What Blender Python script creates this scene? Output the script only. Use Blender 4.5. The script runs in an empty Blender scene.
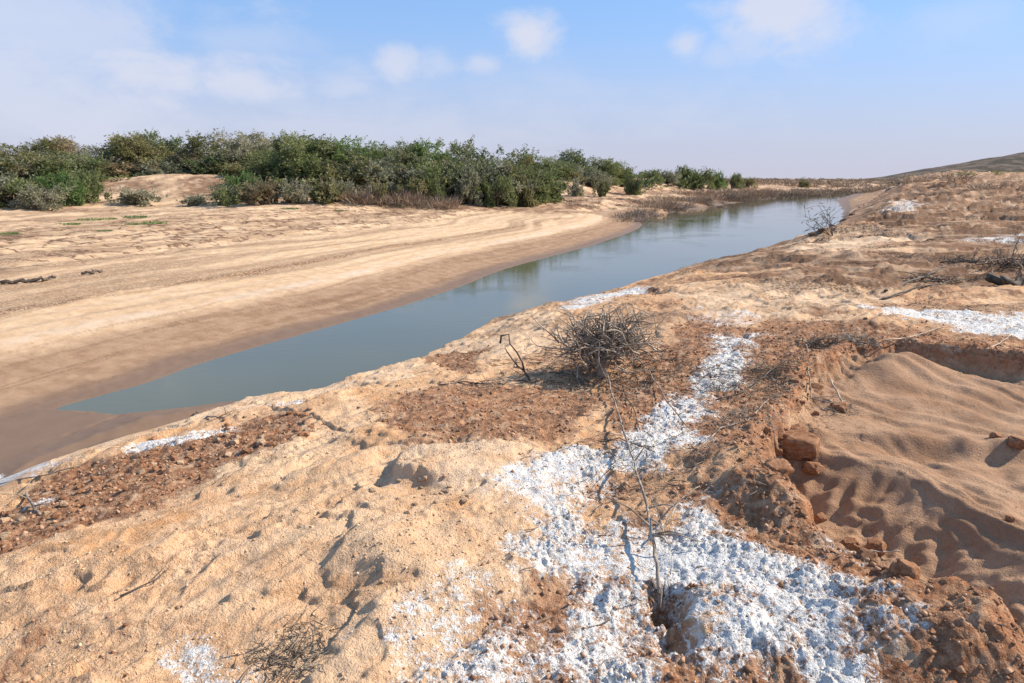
import bpy, math, random
import numpy as np

# ------------------------------------------------------------------ scene, camera, light
S = bpy.context.scene
C = S.collection
rad = math.radians
CAM_H, PITCH, FPX = 3.0, rad(13.5), 680.0
W0, H0 = 1024.0, 683.0
cam = bpy.data.cameras.new('camera')
cam.sensor_width = 36.0
cam.lens = 36.0 * FPX / W0
cam.clip_start, cam.clip_end = 0.05, 20000
camo = bpy.data.objects.new('camera', cam)
C.objects.link(camo)
camo.location = (0, 0, CAM_H)
camo.rotation_euler = (rad(90) - PITCH, 0, 0)
S.camera = camo

SUN_AZ, SUN_EL = 14.0, 37.0        # degrees from +X towards +Y, and up
sun = bpy.data.lights.new('sun', 'SUN')
sun.energy, sun.angle, sun.color = 5.0, rad(0.55), (1.0, 0.895, 0.75)
suno = bpy.data.objects.new('sun', sun)
C.objects.link(suno)
sd_ = (math.cos(rad(SUN_EL)) * math.cos(rad(SUN_AZ)), math.cos(rad(SUN_EL)) * math.sin(rad(SUN_AZ)), math.sin(rad(SUN_EL)))
from mathutils import Vector, Matrix
suno.rotation_euler = Vector(sd_).to_track_quat('Z', 'Y').to_euler()
S.view_settings.view_transform = 'Standard'
S.view_settings.look = 'None'
S.view_settings.exposure = 0.62
S.view_settings.gamma = 1.0
S.view_settings.use_curve_mapping = False

def pixdir(u, v):
    xx, yy = (u - W0 / 2) / FPX, (H0 / 2 - v) / FPX
    d = Vector((xx, math.cos(PITCH) + yy * math.sin(PITCH), -math.sin(PITCH) + yy * math.cos(PITCH)))
    return d

world = bpy.data.worlds.new('World')
S.world = world
world.use_nodes = True
def build_world():
    nt = world.node_tree
    N, L = nt.nodes, nt.links
    N.clear()
    out = N.new('ShaderNodeOutputWorld'); bg = N.new('ShaderNodeBackground')
    sky = N.new('ShaderNodeTexSky'); sky.sky_type = 'NISHITA'; sky.sun_disc = False
    sky.sun_elevation = rad(SUN_EL); sky.sun_rotation = rad(90 - SUN_AZ)
    sky.altitude = 50; sky.air_density = 1.0; sky.dust_density = 0.2; sky.ozone_density = 2.5
    tc = N.new('ShaderNodeTexCoord')
    def math_(op, a, b=None, clamp=False):
        m = N.new('ShaderNodeMath'); m.operation = op; m.use_clamp = clamp
        for i, q in enumerate((a, b)):
            if q is None: continue
            if isinstance(q, (int, float)): m.inputs[i].default_value = q
            else: L.new(q, m.inputs[i])
        return m.outputs[0]
    def vmath(op, a, b):
        m = N.new('ShaderNodeVectorMath'); m.operation = op
        for i, q in enumerate((a, b)):
            if isinstance(q, tuple): m.inputs[i].default_value = q
            else: L.new(q, m.inputs[i])
        return m
    no = N.new('ShaderNodeTexNoise'); no.inputs['Scale'].default_value = 8.5; no.inputs['Detail'].default_value = 6
    no.inputs['Roughness'].default_value = 0.58; no.inputs['Distortion'].default_value = 0.25
    mp = N.new('ShaderNodeMapping'); mp.inputs['Scale'].default_value = (1, 1, 1.9); mp.inputs['Location'].default_value = (3.1, 0.4, 0)
    L.new(tc.outputs['Generated'], mp.inputs[0]); L.new(mp.outputs[0], no.inputs['Vector'])
    nz = no.outputs['Fac']
    # clouds: patches of the sky, broken up by noise (u, v, half width, half height, strength)
    blobs = [(40, 24, 120, 46, .6), (-30, 95, 200, 60, .62), (150, 78, 70, 30, .85), (245, 82, 66, 26, .8), (-200, 40, 230, 110, .65),
             (395, 64, 23, 18, .7), (340, 82, 40, 20, .5), (440, 64, 22, 16, .45), (480, 62, 19, 12, .6), (524, 33, 29, 18, .9), (790, 10, 52, 33, .85), (755, 36, 30, 20, .5),
             (687, 48, 17, 15, .7), (718, 54, 22, 12, .35), (235, 40, 70, 14, .3), (560, 110, 220, 34, .25), (300, 130, 300, 40, .35), (950, 20, 70, 20, .25)]
    acc = None
    for (u, v, a, b, s) in blobs:
        d = pixdir(u, v).normalized()
        df = vmath('SUBTRACT', tc.outputs['Generated'], tuple(d))
        sc = vmath('MULTIPLY', df.outputs[0], (FPX / a, FPX / a, FPX / b))
        ln = N.new('ShaderNodeVectorMath'); ln.operation = 'LENGTH'; L.new(sc.outputs[0], ln.inputs[0])
        e = math_('SUBTRACT', 1.35, ln.outputs['Value'])
        e = math_('ADD', e, math_('MULTIPLY', math_('SUBTRACT', nz, 0.5), 3.4))
        mr = N.new('ShaderNodeMapRange'); mr.interpolation_type = 'SMOOTHSTEP'
        mr.inputs['From Min'].default_value = 0.05; mr.inputs['From Max'].default_value = 1.35; mr.inputs['To Max'].default_value = s
        L.new(e, mr.inputs[0])
        acc = mr.outputs[0] if acc is None else math_('MAXIMUM', acc, mr.outputs[0])
    # horizon haze band
    sep = N.new('ShaderNodeSeparateXYZ'); L.new(tc.outputs['Generated'], sep.inputs[0])
    hz = N.new('ShaderNodeMapRange'); hz.interpolation_type = 'SMOOTHSTEP'
    hz.inputs['From Min'].default_value = -0.02; hz.inputs['From Max'].default_value = 0.24; hz.inputs['To Min'].default_value = 0.88; hz.inputs['To Max'].default_value = 0.0
    L.new(sep.outputs[2], hz.inputs[0])
    tint = N.new('ShaderNodeMixRGB'); tint.blend_type = 'MULTIPLY'; tint.inputs[0].default_value = 1
    tint.inputs[2].default_value = (1.20, 1.36, 1.72, 1)
    L.new(sky.outputs[0], tint.inputs[1])
    veil = N.new('ShaderNodeMixRGB'); veil.inputs[0].default_value = .6; veil.inputs[2].default_value = (3.0, 5.1, 8.3, 1); L.new(tint.outputs[0], veil.inputs[1])
    mh = N.new('ShaderNodeMixRGB'); mh.inputs[2].default_value = (5.35, 5.2, 6.3, 1)
    L.new(hz.outputs[0], mh.inputs[0]); L.new(veil.outputs[0], mh.inputs[1])
    mc = N.new('ShaderNodeMixRGB'); mc.inputs[2].default_value = (6.7, 6.9, 8.0, 1)
    L.new(acc, mc.inputs[0]); L.new(mh.outputs[0], mc.inputs[1])
    L.new(mc.outputs[0], bg.inputs[0]); bg.inputs[1].default_value = 0.0715
    L.new(bg.outputs[0], out.inputs[0])
build_world()

# ------------------------------------------------------------------ helpers
rng = np.random.default_rng(11)
R = random.Random(5)
def P(u, v, z):
    d = pixdir(u, v); t = (z - CAM_H) / d.z
    return (d.x * t, d.y * t)
_T = rng.permutation(512); _T = np.concatenate([_T, _T])
_ang = rng.uniform(0, 2 * np.pi, 512); _GX, _GY = np.cos(_ang), np.sin(_ang)
_RV = rng.random(512)
def hsh(ix, iy, s=0): return _T[(_T[(ix + 37 * s) & 511] + iy + 91 * s) & 511]
def perlin(x, y, s=0):
    xi = np.floor(x).astype(np.int64); yi = np.floor(y).astype(np.int64)
    xf = x - xi; yf = y - yi
    u = xf * xf * xf * (xf * (xf * 6 - 15) + 10); v = yf * yf * yf * (yf * (yf * 6 - 15) + 10)
    def g(a, b):
        h = hsh(xi + a, yi + b, s); return _GX[h] * (xf - a) + _GY[h] * (yf - b)
    a = g(0, 0) + u * (g(1, 0) - g(0, 0)); b = g(0, 1) + u * (g(1, 1) - g(0, 1))
    return (a + v * (b - a)) * 1.5
def fbm(x, y, o=4, s=0, gain=0.5):
    r = 0; a = 1.0; t = 0
    for k in range(o):
        r = r + a * perlin(x * 2 ** k + 7.3 * k, y * 2 ** k - 3.1 * k, s + k); t += a; a *= gain
    return r / t
def ridged(x, y, o=3, s=0):
    r = 0; a = 1.0; t = 0
    for k in range(o):
        r = r + a * (1 - 2 * np.abs(perlin(x * 2 ** k, y * 2 ** k, s + k))); t += a; a *= 0.5
    return r / t
def clods(x, y, s=0):          # rounded lumps with irregular heights, 0..1
    xi = np.floor(x).astype(np.int64); yi = np.floor(y).astype(np.int64)
    best = np.zeros_like(x)
    for a in (-1, 0, 1):
        for b in (-1, 0, 1):
            h = hsh(xi + a, yi + b, s); h2 = hsh(xi + a + 17, yi + b + 5, s + 3)
            cx = xi + a + _RV[h]; cy = yi + b + _RV[h2]
            rr = 0.35 + 0.6 * _RV[(h + 101) & 511]
            ht = 0.25 + 0.75 * _RV[(h2 + 55) & 511]
            d2 = ((x - cx) ** 2 + (y - cy) ** 2) / (rr * rr)
            best = np.maximum(best, ht * np.sqrt(np.maximum(0, 1 - d2)))
    return best
def sst(a, b, x):
    t = np.clip((x - a) / (b - a), 0, 1); return t * t * (3 - 2 * t)
def pdist(px, py, pts):        # distance to an open polyline, and parameter along it
    best = np.full(px.shape, 1e18); par = np.zeros(px.shape)
    for i in range(len(pts) - 1):
        ax, ay = pts[i][:2]; bx, by = pts[i + 1][:2]
        vx, vy = bx - ax, by - ay; q = vx * vx + vy * vy + 1e-12
        t = np.clip(((px - ax) * vx + (py - ay) * vy) / q, 0, 1)
        d = (px - ax - t * vx) ** 2 + (py - ay - t * vy) ** 2
        m = d < best; best = np.where(m, d, best); par = np.where(m, i + t, par)
    return np.sqrt(best), par
def inside(px, py, poly):
    r = np.zeros(px.shape, bool); n = len(poly)
    for i in range(n):
        ax, ay = poly[i][:2]; bx, by = poly[(i + 1) % n][:2]
        if ay == by: continue
        c = ((ay > py) != (by > py)) & (px < (bx - ax) * (py - ay) / (by - ay) + ax)
        r ^= c
    return r
def sdpoly(px, py, poly):      # positive inside
    d, _ = pdist(px, py, list(poly) + [poly[0]])
    return np.where(inside(px, py, poly), d, -d)

# ------------------------------------------------------------------ terrain shape (world space, metres; water at z = 0)
crest_px = [(-320, 680, .9, 1.3), (-120, 560, .62, 1.3), (0, 500, .42, 1.2), (60, 462, .38, 1.2), (150, 434, .36, 1.3), (230, 408, .38, .9), (300, 393, .45, .6), (380, 377, .5, .5), (430, 355, .55, .45),
            (470, 336, .6, .4), (500, 318, .62, .4), (560, 303, .65, .5), (620, 290, .66, .5), (680, 269, .68, .5), (757, 251, .7, .6), (797, 237, .7, .7),
            (831, 230, .74, .7), (845, 221, .8, .8), (858, 210, .82, 1.0), (878, 202, .8, 3.0), (893, 195, .8, 7.0), (905, 190, .7, 9)]
def smooth(pts, n=6):
    out = []
    for i in range(len(pts) - 1):
        p0, p1, p2, p3 = [np.array(pts[max(0, min(len(pts) - 1, i + k))], float) for k in (-1, 0, 1, 2)]
        for k in range(n):
            t = k / n; out.append(tuple(.5 * (2 * p1 + (p2 - p0) * t + (2 * p0 - 5 * p1 + 4 * p2 - p3) * t * t + (3 * p1 - p0 - 3 * p2 + p3) * t ** 3)))
    return out + [tuple(pts[-1])]
CR = [P(u, v, z) for (u, v, z, w) in crest_px] + [(260, 330), (600, 600)]
CRZ = np.array([c[2] for c in crest_px] + [.7, .7]); CRW = np.array([c[3] for c in crest_px] + [9, 9])
NEAR = CR + [(5000, 600), (5000, -5000), (-400, -5000), (-400, -8)]
far_px = [(-330, 560), (-150, 465), (0, 428), (60, 407.5), (100, 396), (150, 382), (200, 364), (272, 343), (340, 324), (406, 305), (463, 286), (506, 269), (572, 251), (600, 243), (640, 228), (648, 217), (700, 208.5), (760, 200), (810, 195.5), (868, 191), (880, 189.5)]
FR = smooth([P(u, v, 0) for (u, v) in far_px], 4) + [(600, 640)]
FAR = FR + [(600, 5000), (-5000, 5000), (-5000, 0)]
far_prof = np.array([[-50, -.5], [-3, -.5], [0, 0], [.4, .035], [1.2, .12], [2.5, .30], [2.9, .36], [3.6, .40], [5.0, .45], [5.25, .50], [6.8, .54], [9, .58], [10, .62], [11, .64], [11.5, .74], [14, .8], [17, .92], [20, 1.02], [26, 1.2], [40, 1.7], [80, 2.0], [5000, 2.5]])
BAR = [P(820, 204.5, .0), P(835, 207.5, 0), P(858, 210.5, 0), P(900, 206, 0), P(900, 191, 0), P(872, 192.0, 0), P(848, 198, 0)]
rim_px = [(1500, 330), (1150, 355), (1024, 357), (975, 351), (930, 345), (895, 341), (862, 344), (832, 352), (806, 362), (792, 385), (778, 408), (764, 430), (768, 448), (776, 468), (790, 488),
          (806, 508), (822, 530), (848, 552), (880, 566), (932, 590), (988, 616), (1016, 640), (1060, 690), (1180, 850)]
RIM = [P(u, v, 1.22) for (u, v) in rim_px] + [(4.0, -1.0), (12, -1.0)]
L1 = [P(u, v, .95) for (u, v) in [(740, 416), (800, 427), (850, 430), (900, 434), (960, 438), (1024, 441), (1300, 446)]]
L2 = [P(u, v, .93) for (u, v) in [(760, 440), (800, 448), (850, 461), (900, 474), (950, 496), (1024, 536), (1200, 625)]]
L2P = L2 + [(6, 2), (6, 0), (-2, 0), (-2, 6)]
L1P = L1 + [(8, 2), (6, 0), (-2, 0), (-2, 6.0)]
MUD = [P(u, v, .0) for (u, v) in [(-500, 380), (-100, 385), (0, 404), (50, 406), (85, 409), (118, 410), (165, 409), (120, 424), (60, 448), (0, 490), (-500, 980)]]
SPIT = [P(u, v, .06) for (u, v) in [(192, 403), (160, 407), (125, 412), (100, 421), (62, 434), (0, 463), (-120, 540), (-120, 620), (0, 500), (60, 462), (150, 436), (240, 406), (262, 395)]]
DUNES = [(-26, 52, 6, 4, .75), (-17, 54, 9, 4, .8), (-8, 62, 8, 5, .4), (5.2, 76, 4, 3.5, 1.25), (11, 84, 6, 4, .8), (-42, 60, 12, 8, .4), (24, 98, 10, 6, 1.8), (36, 110, 9, 6, 1.5)]

def height(x, y, fine=True, masks=None):
    x = np.asarray(x, float); y = np.asarray(y, float)
    dist = np.hypot(x, y)
    # small waver of the shores
    wv = 0.16 * fbm(x * .5, y * .5, 3, 5) * np.minimum(1 + dist / 40, 4)
    dC, pC = pdist(x, y, CR); sC = np.where(inside(x, y, NEAR), dC, -dC) + wv * .8
    dF, pF = pdist(x, y, FR); sF = np.where(inside(x, y, FAR), dF, -dF) + wv * .6 * sst(38, 55, y)
    hc = np.interp(pC, np.arange(len(CRZ)), CRZ); wc = np.interp(pC, np.arange(len(CRW)), CRW)
    zin = hc + (1.22 - hc) * (1 - np.exp(-np.maximum(sC, 0) / 2.6))
    zin = zin + .027 * np.clip(x - 12, 0, 85) * sst(12, 40, x) * (1 - .5 * sst(110, 300, x))
    zin = zin - .05 * sst(4, 1.8, y)
    zout = hc * (1 - sst(0, 1, -sC / wc) * 1.0) - .09 * np.maximum(0, -sC - wc)
    zn = np.where(sC > 0, zin, np.maximum(zout, -.5))
    zf = np.interp(sF, far_prof[:, 0], far_prof[:, 1])
    g = sst(60, 25, sF) * sst(40, 60, y)                 # the narrower, steeper far bank up river
    zf = zf + np.where(sF > 0, 1, 0) * sst(40, 60, y) * (.55 * sst(2, 7, sF) + .5 * sst(8, 16, sF)) * sst(260, 90, y)
    zf = zf + .48 * sst(-24, -9, x) * sst(13, 23, sF) * sst(75, 60, y)
    for (dx, dy, ax, ay, dh) in DUNES:
        zf = zf + dh * np.exp(-((x - dx) / ax) ** 2 - ((y - dy) / ay) ** 2) * sst(8, 16, sF)
    farland = sF > 0
    z = np.maximum(zn, zf)
    # silted-up left end of the water
    mud = .028 * sst(-5.6, -6.8, x) + .0
    end = sst(-5.2, -6.3, x + .25 * np.sin(y * 3) + .3 * fbm(x * .8, y * .8, 2, 8)) * (y < 20)
    e1 = (y < 20) & (x < -1)
    if e1.any():
        xe, ye = x[e1], y[e1]; wn = .16 * fbm(xe * 1.1, ye * 1.1, 4, 8) + .04 * fbm(xe * 5, ye * 5, 2, 9)
        mudz = -.5 + .525 * sst(-.35, .25, sdpoly(xe, ye, MUD) + wn * 1.6)
        barz = -.5 + .53 * sst(-.45, .0, sdpoly(xe, ye, SPIT) + wn) + .09 * sst(0, .7, sdpoly(xe, ye, SPIT) + wn)
        z[e1] = np.maximum(z[e1], np.maximum(mudz, barz))
    sB = sdpoly(x, y, BAR)
    z = np.maximum(z, np.where(y > 35, -.4 + .6 * sst(-3, 9, sB + wv * 2), -1))
    # pit on the right
    sP = np.full(x.shape, -9.0)
    near = (dist < 16) & (x > .5)
    if near.any():
        xn, yn = x[near], y[near]
        q = sdpoly(xn, yn, RIM) + .09 * fbm(xn * 2.2, yn * 2.2, 3, 3) + .045 * fbm(xn * 8, yn * 8, 3, 4)
        sP[near] = q
        d2, p2 = pdist(xn, yn, L2); s2 = np.where(inside(xn, yn, L2P), d2, -d2)
        d1, p1 = pdist(xn, yn, L1); s1 = np.where(inside(xn, yn, L1P), d1, -d1)
        wp0 = fbm(xn * 1.7, yn * 1.7, 3, 25)
        flute = .022 * np.sin(p2 * 15 + 3.0 * fbm(xn * 1.5, yn * 1.5, 2, 9) + 1.2 * s2) + .05 * perlin(xn * 3, yn * 3, 2)
        zfl = 1.0 - .14 * np.exp(-((q - .16) / .16) ** 2) * sst(6.3, 7.0, yn) + .24 * np.exp(-((xn - P(885, 362, 1.1)[0]) / .75) ** 2 - ((yn - P(885, 362, 1.1)[1]) / .38) ** 2)
        zfl = zfl - .10 * sst(-1.6, -.4, s1) + .05 * np.exp(-(s1 / .10) ** 2)
        zfl = zfl - .10 * sst(0, .18, s1) * sst(1.6, 3.2, p1) * (1 - sst(.25, .5, s1)) 
        zfl = zfl + .055 * np.exp(-(np.minimum(s2, 0) / .22) ** 2) * (s1 > 0)
        zfl = zfl - .32 * np.clip((s2 + flute * sst(.02, .3, s2)) / .50, 0, 1) ** .85 + .05 * sst(.7, 1.3, s2)
        zfl = zfl + .022 * fbm(xn * 2.2, yn * 1.4, 2, 21) + .008 * fbm(xn * 9, yn * 9, 3, 22)
        zfl = zfl + .013 * np.sin((xn * .8 - yn * .6) * 34 + wp0 * 7) * sst(.08, .3, s2) + .006 * np.sin((xn * .5 + yn * .85) * 60 + wp0 * 9) * sst(.1, .3, s2) + .015 * fbm(xn * 5, yn * 5, 3, 26) * sst(.05, .3, s2)
        wq = s2 + .18 * fbm(xn * 1.6, yn * 1.6, 2, 23)
        zfl = zfl + .009 * np.sin(wq * 46) * sst(-1.2, -.3, s2) * sst(.7, .2, s2) * sst(-.3, .1, fbm(xn * 1.5, yn * 1.5, 2, 24))
        # wind ripples
        wp = fbm(xn * 1.3, yn * 1.3, 2, 31)
        zfl = zfl + .006 * np.sin((xn * .75 + yn * .45) * 42 + wp * 9) * sst(-.15, .25, fbm(xn * .9, yn * .9, 2, 33)) * sst(.1, -.2, s1 * 0 + s2)
        zfl = zfl + .016 * np.sin((xn * 1.0 - yn * .25) * 15 + wp * 6) * sst(.05, .3, s1 + .3) * sst(.05, -.1, s2)
        zfl = zfl + .012 * np.sin((xn * .9 + yn * .9) * 17 + wp * 6) * sst(.0, -.3, s1)
        zfl = zfl + .09 * sst(.26, .0, q) * clods(xn * 9, yn * 9, 4) + .04 * sst(.4, .1, q) * clods(xn * 19, yn * 19, 6)
        face = sst(-.03, .13, q)
        zr = z[near] + .07 * np.exp(-((q + .12) / .22) ** 2) * sst(6.2, 4.5, yn) + .07 * np.exp(-((q + .13) / .16) ** 2) * sst(6.2, 6.6, yn) + .025 * np.exp(-((q + .05) / .1) ** 2)
        z[near] = zr * (1 - face) + zfl * face
    if masks is not None:
        masks.update(sC=sC, sF=sF, sP=sP, wc=wc, hc=hc, sB=sB, dist=dist)
    return z

def at(u, v, hf=None):
    """point where the view ray through a place in the photograph meets the ground"""
    d = pixdir(u, v)
    t = np.concatenate([np.linspace(1.5, 12, 1500), np.geomspace(12.01, 900, 2500)])
    x, y, zz = d.x * t, d.y * t, CAM_H + d.z * t
    h = height(x, y)
    k = np.argmax(zz < h)
    if not (zz < h).any(): k = len(t) - 1
    return (float(x[k]), float(y[k]))
def hz(x, y): return float(height(np.array([x]), np.array([y]))[0])

# surface patches, drawn round places in the photograph and laid on the ground
def patch(pts): return [at(u, v) for (u, v) in pts]
RED = [([(-60, 560), (0, 512), (60, 478), (130, 452), (200, 438), (285, 408), (318, 410), (322, 432), (270, 452), (215, 470), (170, 500), (90, 530), (0, 562), (-60, 600)], .10, 1.0),
       ([(428, 356), (470, 352), (486, 366), (470, 378), (430, 374)], .12, 1),
       ([(396, 392), (460, 384), (560, 384), (640, 384), (640, 410), (600, 440), (560, 452), (480, 446), (420, 436), (392, 420)], .15, .8),
       ([(610, 395), (650, 345), (690, 320), (740, 332), (800, 335), (840, 352), (806, 362), (792, 385), (764, 430), (768, 448), (700, 520), (672, 500), (690, 450), (650, 440), (600, 455)], .14, .95),
       ([(776, 468), (800, 505), (822, 530), (848, 552), (932, 590), (986, 622), (1035, 690), (1060, 760), (760, 760), (740, 680), (700, 600), (690, 540), (740, 470)], .10, 1),
       ([(500, 590), (560, 560), (620, 570), (650, 600), (680, 690), (560, 720), (480, 690), (470, 640)], .16, .85),
       ([(630, 590), (668, 560), (690, 600), (700, 720), (660, 720)], .08, 1),
       ([(80, 640), (120, 600), (150, 600), (150, 640), (110, 690), (60, 690)], .2, .8),
       ([(0, 660), (50, 640), (60, 660), (0, 700), (-40, 700)], .16, .8),
       ([(700, 338), (800, 322), (900, 335), (1024, 345), (1100, 345), (1100, 358), (900, 348), (830, 352)], .12, .9)]
SALT = [([(520, 470), (560, 452), (600, 452), (622, 460), (600, 476), (598, 500), (612, 520), (640, 560), (620, 590), (560, 590), (520, 560), (528, 520)], .07, 1),
        ([(600, 452), (636, 438), (660, 405), (700, 375), (702, 345), (756, 338), (748, 372), (716, 405), (700, 430), (668, 455), (662, 470), (620, 468)], .09, 1),
        ([(610, 560), (640, 530), (668, 520), (690, 540), (670, 600), (640, 610)], .06, .9),
        ([(670, 560), (700, 530), (690, 500), (712, 490), (716, 540), (760, 556), (830, 560), (870, 600), (900, 650), (890, 720), (700, 720), (670, 640)], .10, 1),
        ([(590, 588), (620, 600), (650, 650), (676, 720), (600, 720), (560, 690), (470, 700), (400, 690), (400, 660), (520, 650), (580, 640)], .10, .88),
        ([(860, 312), (930, 313), (1000, 318), (1060, 322), (1060, 340), (980, 340), (940, 326), (870, 322)], .10, 1),
        ([(562, 308), (600, 296), (645, 290), (655, 297), (605, 308), (572, 315)], .08, .9),
        ([(120, 452), (170, 438), (236, 426), (240, 431), (180, 446), (130, 459)], .05, 1),
        ([(268, 408), (300, 402), (302, 406), (274, 412)], .03, .9), ([(36, 500), (66, 493), (66, 503), (38, 508)], .03, .9), ([(0, 476), (50, 462), (80, 462), (20, 482), (-30, 494)], .05, .75),
        ([(170, 700), (200, 655), (240, 650), (250, 700)], .10, .95), ([(330, 650), (420, 628), (430, 648), (340, 690)], .10, .72),
        ([(885, 214), (905, 209), (922, 211), (912, 216), (890, 217)], .5, .55), ([(985, 243), (1010, 239), (1060, 238), (1060, 245), (1000, 248)], .5, .8), ([(700, 316), (760, 318), (800, 326), (740, 328)], .16, .5),
        ([(520, 505), (500, 480), (540, 462), (560, 470), (540, 520), (560, 600), (500, 610), (480, 590)], .14, .5), ([(440, 690), (400, 640), (480, 600), (520, 640), (520, 700)], .12, .45)]
PALE = [([(690, 300), (780, 292), (900, 296), (930, 308), (860, 312), (780, 318), (700, 312)], .25, 1), ([(770, 250), (830, 234), (900, 236), (930, 246), (880, 256), (800, 262)], .4, 1),
        ([(390, 450), (520, 445), (560, 455), (530, 500), (420, 500), (380, 485)], .12, .8), ([(440, 350), (520, 320), (580, 310), (560, 340), (470, 370), (350, 384)], .14, .8),
        ([(150, 430), (260, 402), (400, 372), (420, 380), (330, 396), (250, 412), (100, 455), (0, 480), (0, 470)], .06, .9)]

# ------------------------------------------------------------------ ground mesh: one sheet to the horizon
def radii():
    r = list(np.linspace(.3, 3.3, 14)); x = 3.3
    while x < 14: x *= 1.00235; r.append(x)
    while x < 45: x *= 1.0042; r.append(x)
    while x < 220: x *= 1.009; r.append(x)
    while x < 5200: x *= 1.035; r.append(x)
    return np.array(r)
rr = radii()
th = np.concatenate([np.linspace(-50, 50, 1120), np.linspace(50, 310, 90)[1:-1]])
th = np.radians(90 - th)
CX, CY = 0.0, -2.0
GX = CX + rr[:, None] * np.cos(th)[None, :]; GY = CY + rr[:, None] * np.sin(th)[None, :]
gx, gy = GX.ravel(), GY.ravel()
M = {}
gz = height(gx, gy, masks=M)
dist = M['dist']; sC, sF, sP = M['sC'], M['sF'], M['sP']
nearm = dist < 60
def maskof(lst, amp=1.0):
    m = np.zeros(gx.shape)
    for (pts, soft, st) in lst:
        pw = patch(pts); xs = [p[0] for p in pw]; ys = [p[1] for p in pw]; e = soft * 4
        s = (gx > min(xs) - e) & (gx < max(xs) + e) & (gy > min(ys) - e) & (gy < max(ys) + e)
        if not s.any(): continue
        x, y = gx[s], gy[s]
        k = soft * 2.2
        n = fbm(x / (k * 4), y / (k * 4), 5, int(len(pts)), .62)
        v = sst(-soft * 1.6, soft * 1.6, sdpoly(x, y, pw) + n * k * 2.3 * amp) * st
        m[s] = np.maximum(m[s], v)
    return m
red = maskof(RED); salt = maskof(SALT, 1.3)
hole = maskof([([(640, 590), (668, 585), (690, 610), (694, 650), (680, 690), (650, 650)], .05, 1), ([(694, 470), (730, 455), (775, 490), (830, 545), (880, 585), (820, 566), (750, 552), (722, 540), (704, 505)], .06, 1)])
salt = salt * (1 - .9 * hole); pale = maskof(PALE)
inpit = sst(.02, .14, sP)
rimm = sst(-.42, -.05, sP + .12 * fbm(gx * 3, gy * 3, 3, 7)) * (sP > -1)
onnear = sst(-.3, .1, sC)
# the broken brown country beyond, on the right
lay = fbm(gx * .16 + .3 * fbm(gx * .3, gy * .3, 2, 3), gy * .42, 5, 40)
midz = sst(7.5, 11, gy + .5 * fbm(gx * .6, gy * .6, 2, 77)) * onnear
brown = midz * sst(-.16, .12, lay + .10 * sst(1, 4, gx) + .22 * (gx > 8) * sst(12, 25, gy)) * (1 - .85 * pale)
wide = sst(-.15, .35, fbm(gx * .55, gy * .55, 5, 140, .6) + .25 * sst(.3, 1.6, gx) - .35 * sst(-.2, -1.2, gx)) * sst(-.1, .3, sC)
red = np.clip(np.maximum(np.maximum(red, rimm * .95), .55 * wide * (1 - .8 * pale)), 0, 1) * (1 - inpit)
# ---- relief
fade = lambda s: np.clip(1.2 - dist / s, 0, 1)
land = onnear * (1 - inpit)
dz = np.zeros(gx.shape)
m = (dist < 75)
x, y = gx[m], gy[m]
ax_ = x + .25 * fbm(x * .8, y * .8, 2, 50); ay_ = y + .25 * fbm(x * .8, y * .8, 2, 51)
flow = fbm((ax_ * .75 + ay_ * .65) * .9, (-ax_ * .65 + ay_ * .75) * 2.6, 4, 52)       # elongated wash marks
flow2 = ridged((ax_ * .75 + ay_ * .55) * 1.4, (-ax_ * .55 + ay_ * .75) * 4.0, 3, 56)
lumps = fbm(x * .55, y * .55, 3, 58)
rs = red[m]; ss = salt[m]; sandm = (1 - rs) * (1 - ss)
d = .045 * flow * (1 + .6 * sandm) + .05 * lumps + .014 * flow2 * sandm
d = d + .010 * fbm(x * 7, y * 7, 3, 60) * (.4 + sst(-.1, .3, lumps))
uu = (x * .7 + y * .7) + .35 * fbm(x * 1.2, y * 1.2, 3, 111); vv = (-x * .7 + y * .7) + .22 * fbm(x * 1.6, y * 1.6, 3, 112)
rg = 1 - np.abs(perlin(uu * 1.8, vv * 6.5, 113)) * 2.2; rg2 = 1 - np.abs(perlin(uu * 4, vv * 13, 114)) * 2.2
rgm = sst(-.15, .25, fbm(x * .9, y * .9, 3, 115))
d = d + sandm * (.020 * np.maximum(rg, -.3) * (.3 + rgm) + .010 * np.maximum(rg2, -.2) * rgm) + sandm * .010 * fbm(x * 14, y * 14, 3, 116)
rp = uu * 70 + 5 * fbm(x * 1.3, y * 1.3, 2, 117)
d = d + sandm * .0032 * np.sin(rp) * sst(-.05, .25, fbm(x * 1.1 + 3, y * 1.1, 3, 118)) * sst(9, 5, dist[m])
# little scarps across the sand
st = fbm((x * .8 + y * .6) * .9, (-x * .6 + y * .8) * 1.6, 4, 66)
d = d + .030 * sst(-.02, .02, st) * sandm + .022 * sst(.18, .21, st) * sandm
c1 = clods(x * 7 + fbm(x * 4, y * 4, 2, 70), y * 7, 71); c2 = clods(x * 15, y * 15, 73); c3 = clods(x * 30, y * 30, 75)
d = d + rs * (.030 * c1 * sst(.0, .3, fbm(x * 1.2, y * 1.2, 2, 78)) + .016 * c2 * sst(-.3, .2, fbm(x * 3, y * 3, 2, 79)) + .010 * c3 + .045 * fbm(x * 6 + 1.2 * perlin(x * 3, y * 3, 81), y * 6, 5, 80, .62))
bl = 1 - np.abs(perlin(x * 9, y * 9, 82)) * 2; bl2 = np.abs(perlin(x * 22, y * 22, 84)); bl3 = np.abs(perlin(x * 48, y * 48, 86))
thick = sst(-.25, .35, fbm(x * 2.5, y * 2.5, 3, 88)); ww = .06 * fbm(x * 10, y * 10, 2, 87)
bl4 = np.abs(perlin((x + ww) * 30, (y - ww) * 34, 89))
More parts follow.
